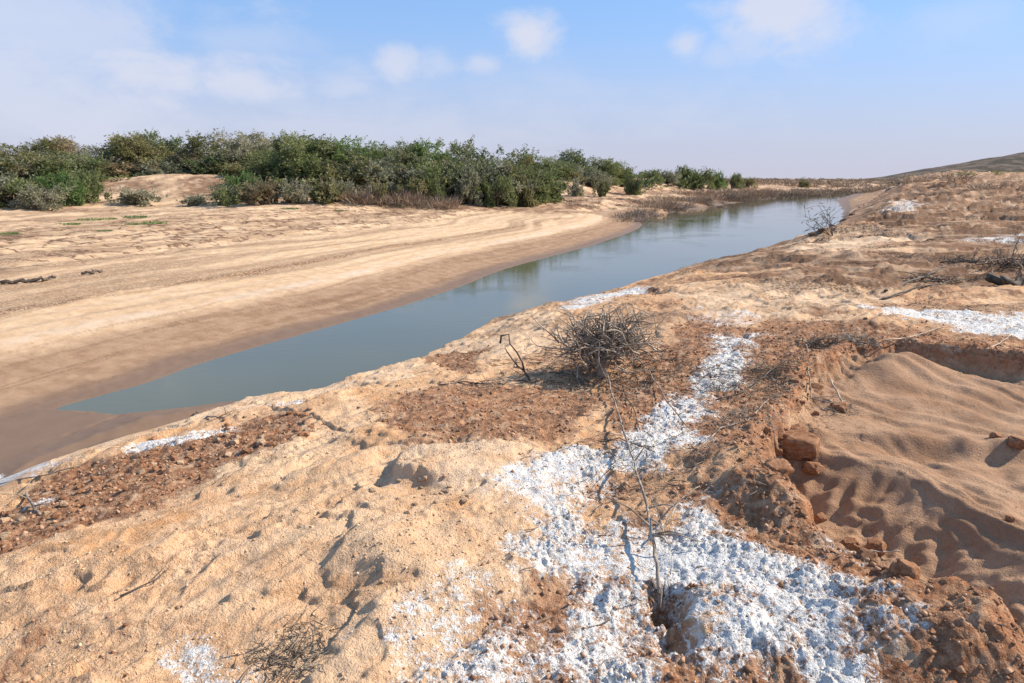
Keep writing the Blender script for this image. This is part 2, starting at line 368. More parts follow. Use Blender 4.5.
d = d + ss * (.006 * bl + (.012 * bl2 + .020 * bl4 + .016 * bl3) * (.25 + thick) + .022 * fbm(x * 4, y * 4, 3, 110))
dz[m] = d * land[m] * np.clip(1.3 - dist[m] / 40, .25, 1)
# layered ledges in the middle distance on the right
m = (dist > 5) & (dist < 500) & (onnear > .01)
x, y = gx[m], gy[m]
l2 = fbm(x * .10 + .2, y * .26, 5, 44, .55)
led = .20 * sst(.0, .03, l2) + .15 * sst(.17, .2, l2) + .16 * sst(-.2, -.17, l2)
l3 = fbm(x * .24, y * .62, 4, 46, .5)
led = led + .10 * sst(.0, .03, l3) + .08 * sst(.2, .23, l3) + .05 * sst(-.2, -.17, l3) - .20 + .05 * fbm(x * .9, y * .9, 4, 47)
led = led * sst(7.5, 13, y) * sst(0, 2.0, sC[m]) * (1 - inpit[m]) * sst(-.2, -1.2, sP[m]) * (.45 + .75 * sst(12, 40, y))
dz[m] += led
ledm = np.zeros(gx.shape); ledm[m] = sst(.0, .03, l2) * (1 - sst(.05, .16, l2)) + .6 * sst(0, .04, l3) * (1 - sst(.06, .14, l3))
# far bank: crumbly strand lines, cracked crust, hummocks
m = (sF > .1) & (dist < 220)
x, y = gx[m], gy[m]; q = sF[m]
w = fbm(x * .35, y * .35, 3, 90); q2 = q + .9 * w * sst(4, 12, q)
d = .014 * np.sin(q2 * 9 + 3 * w) * sst(3.0, 4, q) + .03 * sst(5.0, 5.15, q) * clods(x * 3, y * 3, 91) * sst(5.6, 5.2, q)
d = d + .08 * sst(11, 14, q2) * (clods(x * 1.2, y * 1.2, 92) - .3) * sst(26, 16, q) * sst(-.3, .2, w) * .8
d = d + .06 * fbm(x * .8, y * .8, 4, 93) * sst(5, 12, q) + .008 * fbm(x * 5, y * 5, 2, 94)
d = d + .30 * sst(40, 60, y) * sst(1, 5, q) * (fbm(x * .45, y * .45, 4, 95) + .3 * clods(x * .8, y * .8, 96)) * sst(14, 7, q)
d = d + .16 * sst(14, 25, q) * fbm(x * .3, y * .3, 4, 97)
dz[m] += d
m = (dist > 60)
dz[m] += .35 * fbm(gx[m] * .05, gy[m] * .05, 4, 98) * sst(60, 200, dist[m]) * ((sF[m] > 14) | (sC[m] > 6))
# pit grain and a deep dark hollow in the salt
dz += inpit * .006 * np.where(dist < 15, fbm(gx * 6, gy * 6, 2, 99), 0)
def bump(u, v, r, h, ex=1.0, rot=0.0):
    cx, cy = at(u, v); global dz
    c, s = math.cos(rot), math.sin(rot)
    X, Y = (gx - cx) * c + (gy - cy) * s, -(gx - cx) * s + (gy - cy) * c
    dz += h * np.exp(-((X / (r * ex)) ** 2 + (Y / r) ** 2) ** 1.6)
bump(640, 330, .9, .03, 1.2)
bump(600, 378, .42, -.10, 1.5)          # scour hole at the foot of the dead bush
bump(668, 606, .09, -.16, .8, .3); bump(676, 640, .10, -.10, .8)
bump(640, 470, .30, -.07, 1.5, -.5); bump(590, 482, .16, -.06, 1.6, -.4)
crust = patch([(397, 484), (393, 470), (398, 457), (430, 450), (500, 448), (560, 455), (610, 468), (580, 480), (520, 486), (470, 484), (430, 487)])
m = (np.abs(gx) < 3) & (gy > 2) & (gy < 8)
q = sdpoly(gx[m], gy[m], crust) + .07 * fbm(gx[m] * 5, gy[m] * 5, 5, 120)
xr = .2 + .8 * sst(-.25, -.65, gx[m])
dz[m] += .065 * sst(-.02, .05, q + .02 * fbm(gx[m] * 18, gy[m] * 18, 3, 122)) * xr * (.75 + .25 * sst(.3, .0, q)) - .04 * np.exp(-((q + .09) / .10) ** 2) * xr
bump(374, 486, .10, -.05, 1.2)
bump(430, 500, .20, -.04, 1.6); bump(380, 560, .22, .05, 1.1, .8); bump(335, 590, .16, -.05, 1.4, .8); bump(440, 600, .22, .05, 1.6, .4); bump(300, 545, .2, .045, 1.6, 1.0)
bump(700, 470, .35, .06, 1.6, 1.1); bump(790, 620, .35, .08, 1.3); bump(930, 640, .26, .12, 1.4); bump(760, 500, .16, .08, 1.6, -1.0); bump(740, 560, .25, .06, 1.0)
bump(860, 330, .4, .05, 1.6); bump(640, 620, .12, -.05, 2, 1.0)
for (u, v, r, h) in [(870, 186, 3.2, 1.1), (905, 184, 3.5, .8), (950, 178, 6, .7), (690, 206, 1.5, .35), (655, 213, 1.3, .4), (1000, 190, 3.5, .5), (980, 200, 2.4, .5)]:
    bump(u, v, r, h, 1.5)
gz2 = gz + dz
# keep the shores where they are: relief never lifts the river bed out of the water
wet = (sC < -.02) & (sF < .1) & (dist < 400)
gz2 = np.where(wet & (gz < 0), np.minimum(gz2, -.02), gz2)

nr, nt = rr.size, th.size
idx = np.arange(nr * nt).reshape(nr, nt)
a = idx[:-1, :]; b = idx[1:, :]
quads = np.stack([a, b, np.roll(b, -1, 1), np.roll(a, -1, 1)], -1).reshape(-1, 4)[:, ::-1]
me = bpy.data.meshes.new('ground')
me.vertices.add(nr * nt + 1)
me.vertices.foreach_set('co', np.concatenate([np.stack([gx, gy, gz2], -1).ravel(), [CX, CY, 1.2]]).astype(np.float32))
me.loops.add(quads.size + 3 * nt)
tri = np.stack([np.full(nt, nr * nt), np.roll(idx[0], -1), idx[0]], -1)
me.loops.foreach_set('vertex_index', np.concatenate([quads.ravel(), tri.ravel()]).astype(np.int32))
npoly = len(quads) + nt
me.polygons.add(npoly)
ls = np.concatenate([np.arange(len(quads)) * 4, len(quads) * 4 + np.arange(nt) * 3])
me.polygons.foreach_set('loop_start', ls.astype(np.int32))
me.polygons.foreach_set('use_smooth', np.ones(npoly, bool))
me.update(calc_edges=True)

damp = np.clip(np.where(sC < .15, sst(.02, -.02, -(-sC - 0)) , 0), 0, 1)
elev = gz2
damp = np.where(sF > 0, np.where(gy < 50, np.clip((2.9 - sF - .25 * fbm(gx * .5, gy * .5, 3, 143)) / 2.6, 0, 1) ** .8, sst(.62, .14, elev)) , sst(.26, .09, elev + .04 * fbm(gx * .7, gy * .7, 3, 100))) * (dist < 260)
lineS = np.exp(-((sF - 2.95 - .1 * fbm(gx * .6, gy * .6, 3, 102)) / .22) ** 2) * sst(75, 30, gy)        # pale salt line on the far beach
dkl = np.exp(-((sF - 5.1 - .25 * fbm(gx * .5, gy * .5, 2, 104)) / .10) ** 2) * sst(75, 30, gy) * .55 + np.exp(-((sF - 3.7 - .1 * fbm(gx * .5, gy * .5, 2, 105)) / .07) ** 2) * .25 * sst(60, 25, gy)
band = sst(-.25, .25, fbm(sF * .9 + 2 * fbm(gx * .08, gy * .08, 2, 106), gx * .05 + gy * .02, 4, 107)) * sst(3, 5, sF) * (sF > 0)  # terrace shading of the far beach, put into the colour as dark bands
crack = sst(9, 11.5, sF) * sst(24, 17, sF) * sst(8, -6, gx) * (sF > 0)
litter = (sst(9, 15, sF) * sst(-.05, .3, fbm(gx * .25, gy * .25, 5, 108)) * .6 + sst(42, 52, gy) * sst(-.1, .6, sF) * 1.2 * sst(-.25, .15, fbm(gx * .3, gy * .3, 4, 109))) * (sF > 0)
farscrub = sst(150, 420, dist)
sB = M['sB']; wstr = sst(-.05, .3, fbm(sF * 4.5 + 1.2 * fbm(gx * .3, gy * .3, 2, 141), (gx + gy) * .12, 5, 142, .65)) * sst(0, .3, sF) * sst(3.4, 2.4, sF); barm = sst(-4, 0, sB) * (sC < .5) * (gy > 35)
brown = np.clip(np.maximum(np.maximum(brown, litter), barm * .9), 0, 1)
streak = sst(-.04, .14, fbm(gx * .22 + .5 * fbm(gx * .4, gy * .4, 2, 130), gy * .75, 5, 131, .6)) * midz * sst(.5, 4, gx - .15 * gy) * sst(160, 60, dist)
def attr(name, r, g, b_, al):
    at_ = me.attributes.new(name, 'FLOAT_COLOR', 'POINT')
    v = np.stack([np.broadcast_to(np.clip(k, 0, 1), gx.shape) for k in (r, g, b_, al)], -1).ravel()
    at_.data.foreach_set('color', np.concatenate([v, [0, 0, 0, 0]]).astype(np.float32))
attr('soil', red, np.clip(np.maximum(salt, lineS * .12), 0, 1), damp, inpit)
attr('cover', brown, crack, np.clip(dkl + .7 * band + ledm * midz * .7 + 1.0 * streak + .6 * wstr, 0, 1), farscrub)
attr('tone', pale, np.clip(.7 * lineS * sst(-.4, .3, fbm(gx * .5, gy * .5, 4, 121)), 0, 1), np.clip(sst(.1, .6, sF) * 1.0, 0, 1), np.clip(rimm, 0, 1))
ground = bpy.data.objects.new('ground', me); C.objects.link(ground); ground['kind'] = 'structure'

# ------------------------------------------------------------------ node helper
class NT:
    def __init__(s, name):
        s.m = bpy.data.materials.new(name); s.m.use_nodes = True; s.t = s.m.node_tree; s.t.nodes.clear()
        s.out = s.t.nodes.new('ShaderNodeOutputMaterial'); s.p = s.t.nodes.new('ShaderNodeBsdfPrincipled')
        s.t.links.new(s.p.outputs[0], s.out.inputs[0])
    def n(s, k, **kw):
        q = s.t.nodes.new(k)
        for a_, v in kw.items(): setattr(q, a_, v)
        return q
    def put(s, sock, v):
        if isinstance(v, (int, float)): sock.default_value = v
        elif isinstance(v, tuple): sock.default_value = v if len(v) == len(sock.default_value) else tuple(v) + (1,)
        else: s.t.links.new(v, sock)
    def mix(s, f, a_, b_, mode='MIX'):
        q = s.n('ShaderNodeMixRGB', blend_type=mode); s.put(q.inputs[0], f); s.put(q.inputs[1], a_); s.put(q.inputs[2], b_); return q.outputs[0]
    def math(s, op, a_, b_=None, clamp=False):
        q = s.n('ShaderNodeMath', operation=op, use_clamp=clamp); s.put(q.inputs[0], a_)
        if b_ is not None: s.put(q.inputs[1], b_)
        return q.outputs[0]
    def noise(s, scale, detail=4, rough=.5, vec=None, dist=0.0):
        q = s.n('ShaderNodeTexNoise'); q.inputs['Scale'].default_value = scale; q.inputs['Detail'].default_value = detail
        q.inputs['Roughness'].default_value = rough; q.inputs['Distortion'].default_value = dist
        s.put(q.inputs['Vector'], vec if vec is not None else s.obj()); return q.outputs['Fac']
    def obj(s):
        if not hasattr(s, '_o'): s._o = s.n('ShaderNodeTexCoord').outputs['Object']
        return s._o
    def ramp(s, f, a_, b_, lo=0.0, hi=1.0):
        q = s.n('ShaderNodeMapRange', interpolation_type='SMOOTHSTEP'); s.put(q.inputs[0], f)
        q.inputs['From Min'].default_value = a_; q.inputs['From Max'].default_value = b_; q.inputs['To Min'].default_value = lo; q.inputs['To Max'].default_value = hi
        return q.outputs[0]
    def bump(s, h, dist_, strength=1.0, normal=None):
        q = s.n('ShaderNodeBump'); q.inputs['Distance'].default_value = dist_; s.put(q.inputs['Strength'], strength); s.put(q.inputs['Height'], h)
        if normal is not None: s.put(q.inputs['Normal'], normal)
        return q.outputs[0]

def mat_ground():
    g = NT('ground_soil')
    def at3(n):
        q = g.n('ShaderNodeAttribute', attribute_name=n); sp = g.n('ShaderNodeSeparateColor'); g.put(sp.inputs[0], q.outputs['Color'])
        return sp.outputs[0], sp.outputs[1], sp.outputs[2], q.outputs['Alpha']
    red, salt, damp, pit = at3('soil'); brown, crack, dark, farsc = at3('cover'); pale, line, farb, rim = at3('tone')
    nL = g.noise(.55, 5, .6); nM = g.noise(3.2, 6, .62); nF = g.noise(21, 5, .65); nG = g.noise(110, 3, .6); nX = g.noise(1.3, 6, .7, dist=.6)
    sand = g.mix(g.ramp(nM, .32, .68), (.60, .36, .20), (.74, .49, .30))
    sand = g.mix(g.ramp(nX, .50, .66), sand, (.54, .29, .14))
    sand = g.mix(g.ramp(nL, .48, .7, 0, .5), sand, (.70, .53, .36))
    sand = g.mix(g.ramp(nF, .54, .70, 0, .7), sand, (.40, .23, .11))
    sand = g.mix(g.ramp(g.noise(7, 8, .75, None, 1.0), .52, .66, 0, .7), sand, (.42, .235, .125))
    sand = g.mix(g.math('MULTIPLY', farb, .75), sand, g.mix(g.ramp(nM, .3, .7), (.56, .385, .235), (.68, .50, .33)))
    sand = g.mix(g.math('MULTIPLY', pale, g.ramp(nM, .3, .6, .3, .85)), sand, (.72, .53, .36))
    redc = g.mix(g.ramp(nF, .35, .65), (.22, .095, .048), (.46, .26, .15))
    redc = g.mix(g.ramp(nM, .52, .68), redc, (.20, .11, .07))
    redc = g.mix(g.ramp(g.noise(9, 5, .6), .5, .68, 0, .75), redc, (.55, .38, .25))
    redc = g.mix(g.math('MULTIPLY', rim, g.ramp(nM, .45, .6, 0, .6)), redc, (.46, .21, .10))
    edge = g.math('ADD', red, g.math('ADD', g.math('MULTIPLY', g.math('SUBTRACT', nF, .5), 1.2), g.math('MULTIPLY', g.math('SUBTRACT', nM, .5), 1.6)))
    col = g.mix(g.ramp(edge, .28, .72), sand, redc)
    brc = g.mix(g.ramp(nF, .35, .65), (.15, .08, .047), (.34, .20, .12))
    brc = g.mix(g.ramp(nX, .46, .6, 0, .75), brc, (.56, .40, .27))
    edge = g.math('ADD', brown, g.math('MULTIPLY', g.math('SUBTRACT', nM, .5), 1.9))
    col = g.mix(g.ramp(edge, .3, .75, 0, .9), col, brc)
    pitc = g.mix(g.ramp(g.noise(2.2, 4, .6), .35, .65), (.36, .21, .125), (.47, .295, .185))
    pitc = g.mix(g.ramp(nF, .5, .7, 0, .5), pitc, (.27, .155, .09))
    col = g.mix(pit, col, pitc)
    dmp = g.mix(g.ramp(nM, .3, .7), (.26, .16, .098), (.355, .235, .15))
    deep = g.ramp(damp, .8, 1.0)
    dmp = g.mix(g.math('MULTIPLY', deep, .8), dmp, (.15, .093, .058))
    col = g.mix(g.ramp(damp, .0, .5), col, dmp)
    col = g.mix(g.math('MULTIPLY', line, g.ramp(nF, .3, .6, .35, .7)), col, (.66, .58, .50))
    col = g.mix(g.math('MULTIPLY', dark, g.ramp(nF, .38, .58, .25, 1)), col, g.mix(nX, (.10, .055, .034), (.20, .115, .07)))
    vo = g.n('ShaderNodeTexVoronoi', feature='DISTANCE_TO_EDGE'); vo.inputs['Scale'].default_value = .85; vo.inputs['Randomness'].default_value = 1
    wv = g.n('ShaderNodeVectorMath', operation='ADD'); g.put(wv.inputs[0], g.obj()); nq = g.n('ShaderNodeTexNoise'); nq.inputs['Scale'].default_value = 2.5; g.put(nq.inputs['Vector'], g.obj()); g.put(wv.inputs[1], nq.outputs['Color'])
    g.put(vo.inputs['Vector'], wv.outputs[0])
    ck = g.math('MULTIPLY', g.math('MULTIPLY', g.ramp(vo.outputs['Distance'], .03, .09, 1, 0), crack), g.ramp(nX, .36, .56))
    col = g.mix(g.math('MULTIPLY', ck, .95), col, (.14, .08, .05))
    fc = g.mix(g.ramp(g.noise(.06, 6, .7), .42, .6), (.12, .105, .06), (.42, .30, .20))
    col = g.mix(farsc, col, fc)
    # salt crust, white where thick, dusty where thin
    se = g.math('ADD', g.math('MULTIPLY', salt, .88), g.math('MULTIPLY', g.math('SUBTRACT', g.noise(26, 7, .75, None, .8), .5), 4.2))
    se = g.math('ADD', se, g.math('MULTIPLY', g.math('SUBTRACT', nM, .5), 1.9))
    sc = g.mix(g.ramp(nG, .3, .7), (.62, .60, .57), (.84, .83, .80))
    sc = g.mix(g.ramp(nF, .56, .72, 0, .6), sc, (.48, .38, .30))
    sfac = g.math('MULTIPLY', g.ramp(se, .22, .92), g.ramp(salt, .02, .25))
    col = g.mix(sfac, col, sc)
    g.put(g.p.inputs['Base Color'], col)
    g.put(g.p.inputs['Roughness'], g.math('SUBTRACT', .95, g.math('MULTIPLY', deep, .35)))
    g.put(g.p.inputs['Specular IOR Level'], g.ramp(deep, 0, 1, .08, .3))
    near = g.math('SUBTRACT', 1.0, g.math('MULTIPLY', damp, .85))
    b1 = g.bump(g.noise(55, 4, .65), .018, g.math('MULTIPLY', near, .9))
    b2 = g.bump(nG, .0040, g.math('MULTIPLY', near, .9), b1)
    b3 = g.bump(g.noise(2.4, 5, .6), .05, g.math('MULTIPLY', g.math('ADD', .35, g.math('MULTIPLY', farb, .5)), near), b2)
    cl = g.n('ShaderNodeTexVoronoi', feature='F1'); cl.inputs['Scale'].default_value = 34; g.put(cl.inputs['Vector'], g.obj())
    b4 = g.bump(cl.outputs['Distance'], .02, g.math('MULTIPLY', g.math('MAXIMUM', red, g.math('MULTIPLY', salt, .7)), -.8), b3)
    g.put(g.p.inputs['Normal'], b4)
    return g.m
ground.data.materials.append(mat_ground())

# ------------------------------------------------------------------ water
def make_water():
    bm = bpy.data.meshes.new('river_water')
    vs = [(-20, 4, 0), (10, 4, 0), (60, 50, 0), (320, 330, 0), (320, 420, 0), (100, 260, 0), (-20, 60, 0)]
    bm.from_pydata(vs, [], [tuple(range(7))]); o = bpy.data.objects.new('river_water', bm); C.objects.link(o); o['kind'] = 'structure'
    g = NT('river_water')
    g.put(g.p.inputs['Base Color'], g.mix(g.ramp(g.noise(.12, 3, .5), .35, .65), (.092, .094, .056), (.112, .110, .062)))
    g.p.inputs['Roughness'].default_value = .03; g.p.inputs['IOR'].default_value = 1.33; g.p.inputs['Specular IOR Level'].default_value = .55
    mp = g.n('ShaderNodeMapping'); mp.inputs['Rotation'].default_value = (0, 0, rad(-50)); mp.inputs['Scale'].default_value = (.7, 2.2, 1); g.put(mp.inputs[0], g.obj())
    w1 = g.noise(3.5, 4, .55, mp.outputs[0]); w2 = g.noise(.5, 2, .5)
    g.put(g.p.inputs['Normal'], g.bump(w1, .006, g.ramp(w2, .42, .66, .25, .7)))
    bm.materials.append(g.m)
make_water()

# ------------------------------------------------------------------ hills on the right
def gheight(x, y): return hz(x, y)
def make_hill(name, D, az0, az1, top, seed, depth=260):
    n, k = 220, 40
    A = np.linspace(az0, az1, n); q = np.linspace(0, 1, k)
    AA, Q = np.meshgrid(A, q)
    rr_ = D - 90 + Q * depth
    prof = np.interp(AA, [a_ for a_, _ in top], [h_ for _, h_ in top])
    X = AA * rr_; Y = rr_
    Z = prof * np.sin(np.clip(Q * 1.0, 0, 1) * math.pi) ** .8 * (1 + .10 * fbm(X * .012, Y * .012, 4, seed)) + 3 * fbm(X * .03, Y * .03, 4, seed + 3) * sst(2, 12, prof) * .5 - .5
    v = np.stack([X, Y, Z], -1).reshape(-1, 3)
    id_ = np.arange(n * k).reshape(k, n)
    f = np.stack([id_[:-1, :-1], id_[:-1, 1:], id_[1:, 1:], id_[1:, :-1]], -1).reshape(-1, 4)
    m_ = bpy.data.meshes.new(name); m_.from_pydata(v.tolist(), [], f.tolist()); m_.polygons.foreach_set('use_smooth', [True] * len(f))
    o = bpy.data.objects.new(name, m_); C.objects.link(o); o['kind'] = 'structure'; return o
g = NT('hill_scrub')
g.put(g.p.inputs['Base Color'], g.mix(g.ramp(g.noise(.07, 6, .7), .42, .58), (.065, .056, .046), (.16, .122, .095)))
g.p.inputs['Roughness'].default_value = 1; g.p.inputs['Specular IOR Level'].default_value = .05
h1 = make_hill('hill', 640, .46, 1.3, [(.46, 0), (.53, 5.0), (.60, 13), (.68, 23), (.753, 31), (.9, 38), (1.1, 30), (1.3, 8)], 3)
h1.data.materials.append(g.m)

def surf(x, y):
    """height of the finished ground sheet (with its relief)"""
    dx, dy = x - CX, y - CY; r_ = math.hypot(dx, dy); t_ = math.atan2(dx, dy)
    i = int(np.searchsorted(rr, r_)) ; i = min(max(i, 1), nr - 1)
    j = int(round((math.degrees(t_) + 50) / 100 * 1119)); j = min(max(j, 0), 1119)
    return float(gz2[i * nt + j])
def at2(u, v):
    """ground point under a place in the photo, on the finished relief"""
    d = pixdir(u, v); t = 1.5
    while t < 400:
        x, y, z = d.x * t, d.y * t, CAM_H + d.z * t
        if z < surf(x, y): return x, y
        t *= 1.0025
    return d.x * t, d.y * t
# ------------------------------------------------------------------ mesh builders
class MB:
    def __init__(s): s.v = []; s.f = []; s.mi = []
    def tube(s, pts, radii_, sides=5, mi=0):
        rings = []
        pts = [Vector(p) for p in pts]
        up = Vector((.3, .2, 1)).normalized()
        for i, p in enumerate(pts):
            d = (pts[min(i + 1, len(pts) - 1)] - pts[max(i - 1, 0)])
            d = d.normalized() if d.length > 1e-9 else Vector((0, 0, 1))
            a_ = d.cross(up)
            if a_.length < .05: a_ = d.cross(Vector((1, 0, 0)))
            a_.normalize(); b_ = d.cross(a_)
            base = len(s.v)
            for k in range(sides):
                t = 2 * math.pi * k / sides
                s.v.append(p + (a_ * math.cos(t) + b_ * math.sin(t)) * radii_[i])
            rings.append(base)
        for i in range(len(rings) - 1):
            for k in range(sides):
                k2 = (k + 1) % sides
                s.f.append((rings[i] + k, rings[i] + k2, rings[i + 1] + k2, rings[i + 1] + k)); s.mi.append(mi)
        s.f.append(tuple(rings[-1] + k for k in range(sides))); s.mi.append(mi)
        s.f.append(tuple(rings[0] + sides - 1 - k for k in range(sides))); s.mi.append(mi)
    def build(s, name, mats, parent=None, smooth=True):
        m_ = bpy.data.meshes.new(name); m_.from_pydata([tuple(v) for v in s.v], [], s.f)
        for q in (mats if isinstance(mats, list) else [mats]): m_.materials.append(q)
        m_.polygons.foreach_set('material_index', s.mi)
        if smooth: m_.polygons.foreach_set('use_smooth', [True] * len(s.f))
        o = bpy.data.objects.new(name, m_); C.objects.link(o)
        if parent: o.parent = parent
        return o
def tag(o, label, cat, group=None, kind=None):
    if label: o['label'] = label
    if cat: o['category'] = cat
    if group: o['group'] = group
    if kind: o['kind'] = kind
    return o
def empty(name, loc=(0, 0, 0), rz=0.0):
    o = bpy.data.objects.new(name, None); C.objects.link(o); o.location = loc; o.rotation_euler = (0, 0, rz); o.empty_display_size = .2; return o
def dup(o, parent=None):
    c = o.copy(); C.objects.link(c)
    if parent: c.parent = parent
    for ch in list(o.children): dup(ch, c)
    return c
def cards(name, pts, dirs, lens, wids, mat, parent=None, seedv=0):
    """many small pointed leaves as one mesh (numpy)"""
    r = np.random.default_rng(seedv); n = len(pts)
    a_ = dirs / (np.linalg.norm(dirs, axis=1, keepdims=True) + 1e-9)
    q = r.normal(size=(n, 3)); b_ = np.cross(a_, q); b_ /= (np.linalg.norm(b_, axis=1, keepdims=True) + 1e-9)
    v = np.stack([pts, pts + a_ * lens[:, None] * .45 + b_ * wids[:, None] * .5, pts + a_ * lens[:, None], pts + a_ * lens[:, None] * .45 - b_ * wids[:, None] * .5], 1).reshape(-1, 3)
    m_ = bpy.data.meshes.new(name); m_.vertices.add(4 * n); m_.vertices.foreach_set('co', v.ravel().astype(np.float32))
    m_.loops.add(4 * n); m_.loops.foreach_set('vertex_index', np.arange(4 * n, dtype=np.int32))
    m_.polygons.add(n); m_.polygons.foreach_set('loop_start', (np.arange(n) * 4).astype(np.int32)); m_.update(calc_edges=True)
    m_.materials.append(mat)
    o = bpy.data.objects.new(name, m_); C.objects.link(o)
    if parent: o.parent = parent
    return o

def mat_leaf(name, c1, c2, c3):
    g = NT(name)
    oi = g.n('ShaderNodeObjectInfo').outputs['Random']
    ge = g.n('ShaderNodeNewGeometry').outputs['Random Per Island'] 
    col = g.mix(g.ramp(g.noise(.9, 3, .6), .38, .62), c1, c2)
    col = g.mix(g.ramp(ge, .55, 1, 0, .6), col, c3)
    col = g.mix(1, col, g.mix(oi, (1.25, 1.28, 1.25), (1.95, 1.8, 1.7)), 'MULTIPLY')
    g.put(g.p.inputs['Base Color'], col); g.p.inputs['Roughness'].default_value = .75; g.p.inputs['Specular IOR Level'].default_value = .15
    tr = g.n('ShaderNodeBsdfTranslucent'); g.put(tr.inputs[0], col); mx = g.n('ShaderNodeMixShader'); mx.inputs[0].default_value = .34
    g.t.links.new(g.p.outputs[0], mx.inputs[1]); g.t.links.new(tr.outputs[0], mx.inputs[2]); g.t.links.new(mx.outputs[0], g.out.inputs[0])
    return g.m
LEAF = dict(green=mat_leaf('leaf_green', (.072, .098, .040), (.125, .148, .064), (.21, .22, .11)),
            olive=mat_leaf('leaf_olive', (.092, .098, .042), (.16, .155, .075), (.25, .23, .125)),
            grey=mat_leaf('leaf_greygreen', (.12, .13, .085), (.20, .20, .14), (.32, .31, .23)),
            russet=mat_leaf('leaf_russet', (.14, .115, .065), (.22, .175, .105), (.32, .26, .175)),
            lush=mat_leaf('leaf_lush', (.068, .115, .036), (.115, .17, .06), (.18, .23, .10)))
def mat_wood(name, a_, b_, sc=14):
    g = NT(name); g.put(g.p.inputs['Base Color'], g.mix(g.ramp(g.noise(sc, 4, .6), .35, .65), a_, b_)); g.p.inputs['Roughness'].default_value = .85
    g.put(g.p.inputs['Normal'], g.bump(g.noise(60, 3, .6), .004, .6)); return g.m
WOOD = mat_wood('bark', (.09, .065, .045), (.20, .155, .115))
DEAD = mat_wood('dead_wood', (.13, .10, .075), (.38, .31, .24))
DEADL = mat_wood('bleached_wood', (.28, .21, .15), (.52, .42, .32))
DARKW = mat_wood('dark_wood', (.045, .032, .025), (.13, .10, .075))
STRAW = mat_wood('straw', (.28, .19, .12), (.50, .36, .24), 3)
STRAWD = mat_wood('dry_stems', (.17, .12, .08), (.33, .24, .17), 3)

# ------------------------------------------------------------------ thicket trees
def crown_pts(seed, W=2.6, H=4.6, ncl=80, per=85, feather=.5):
    r = np.random.default_rng(seed)
    # lobes: several rising masses of unequal height
    nl = r.integers(6, 10); la = r.uniform(0, 6.28, nl); lr = r.uniform(.15, .8, nl) * W * .8; lh = H * r.uniform(.58, 1.0, nl); lh[0] = H
    pts, dr, ln = [], [], []
    for c in range(ncl):
        k = r.integers(0, nl)
        cx, cy = math.cos(la[k]) * lr[k], math.sin(la[k]) * lr[k]
        t = r.random() ** .95
        z = lh[k] * (.06 + .88 * t)
        rad_ = W * .50 * math.sqrt(max(.02, 1 - (max(0, t - .35) / .68) ** 2)) * (.8 + .4 * r.random())
        an = r.uniform(0, 6.28); q = math.sqrt(r.uniform(.15, 1)) * rad_
        c0 = np.array([cx + math.cos(an) * q, cy + math.sin(an) * q, z])
        cr = r.uniform(.22, .50) * W / 2.6
        nn = int(per * r.uniform(.6, 1.4))
        d = r.normal(size=(nn, 3)); d /= np.linalg.norm(d, axis=1, keepdims=True)
        rad2 = cr * r.uniform(.35, 1, nn) ** .6
        p = c0 + d * rad2[:, None] * np.array([1, 1, .85])
        pts.append(p); dr.append(d * .9 + np.array([0, 0, feather]) + r.normal(size=(nn, 3)) * .5); ln.append(r.uniform(.10, .24, nn))
        # feathery shoots breaking the outline
        if t > .45:
            for _ in range(3):
                d0 = np.array([math.cos(an) * .5, math.sin(an) * .5, 1.0]) + r.normal(size=3) * .45; d0 /= np.linalg.norm(d0)
                L_ = r.uniform(.3, .75); m2 = 16
                tt = r.uniform(0, 1, m2); p = c0 + d0 * (cr * .6 + tt[:, None] * L_) + r.normal(size=(m2, 3)) * .035
                pts.append(p); dr.append(d0 + r.normal(size=(m2, 3)) * .6); ln.append(r.uniform(.08, .18, m2))
    p = np.concatenate(pts); d = np.concatenate(dr); l = np.concatenate(ln)
    ok = p[:, 2] > .02
    return p[ok], d[ok], l[ok], [(math.cos(la[k]) * lr[k], math.sin(la[k]) * lr[k], lh[k]) for k in range(nl)]
def make_tree(kind, seed, W=2.6, H=4.6, ncl=85, per=85, name='tamarisk_tree'):
    root = empty(name)
    p, d, l, lobes = crown_pts(seed, W, H, ncl, per)
    cards('crown', p, d, l, l * .42, LEAF[kind], root, seed)
    mb = MB(); r = random.Random(seed)
    for (x_, y_, h_) in lobes:
        pts = []
        for k in range(6):
            t = k / 5; pts.append((x_ * t + r.uniform(-.1, .1) * t, y_ * t + r.uniform(-.1, .1) * t, -.2 + (h_ * .8 + .2) * t ** .8))
        mb.tube(pts, [.075, .065, .05, .04, .028, .015], 5)
        for q in range(3):
            s0 = Vector(pts[2 + q]); e = s0 + Vector((r.uniform(-.8, .8), r.uniform(-.8, .8), r.uniform(.4, 1.0)))
            mb.tube([s0, (s0 + e) / 2 + Vector((.05, .03, .06)), e], [.03, .02, .008], 4)
    mb.build('trunk', WOOD, root)
    return root
protos = {}
def tree_inst(kind, var, shape):
    key = (kind, var, shape)
    if key not in protos:
        if shape == 'tree': protos[key] = make_tree(kind, 100 + var * 7 + len(kind), 2.5, 4.6, 95, 90)
        elif shape == 'bush': protos[key] = make_tree(kind, 200 + var * 7 + len(kind), 1.7, 1.9, 50, 80, 'tamarisk_bush')
        else: protos[key] = make_tree(kind, 300 + var * 7 + len(kind), 1.1, .9, 22, 70, 'low_shrub')
        return protos[key]
    return dup(protos[key])
SH = dict(tree=(4.6, 2.5), bush=(1.9, 1.7), low=(.9, 1.1))
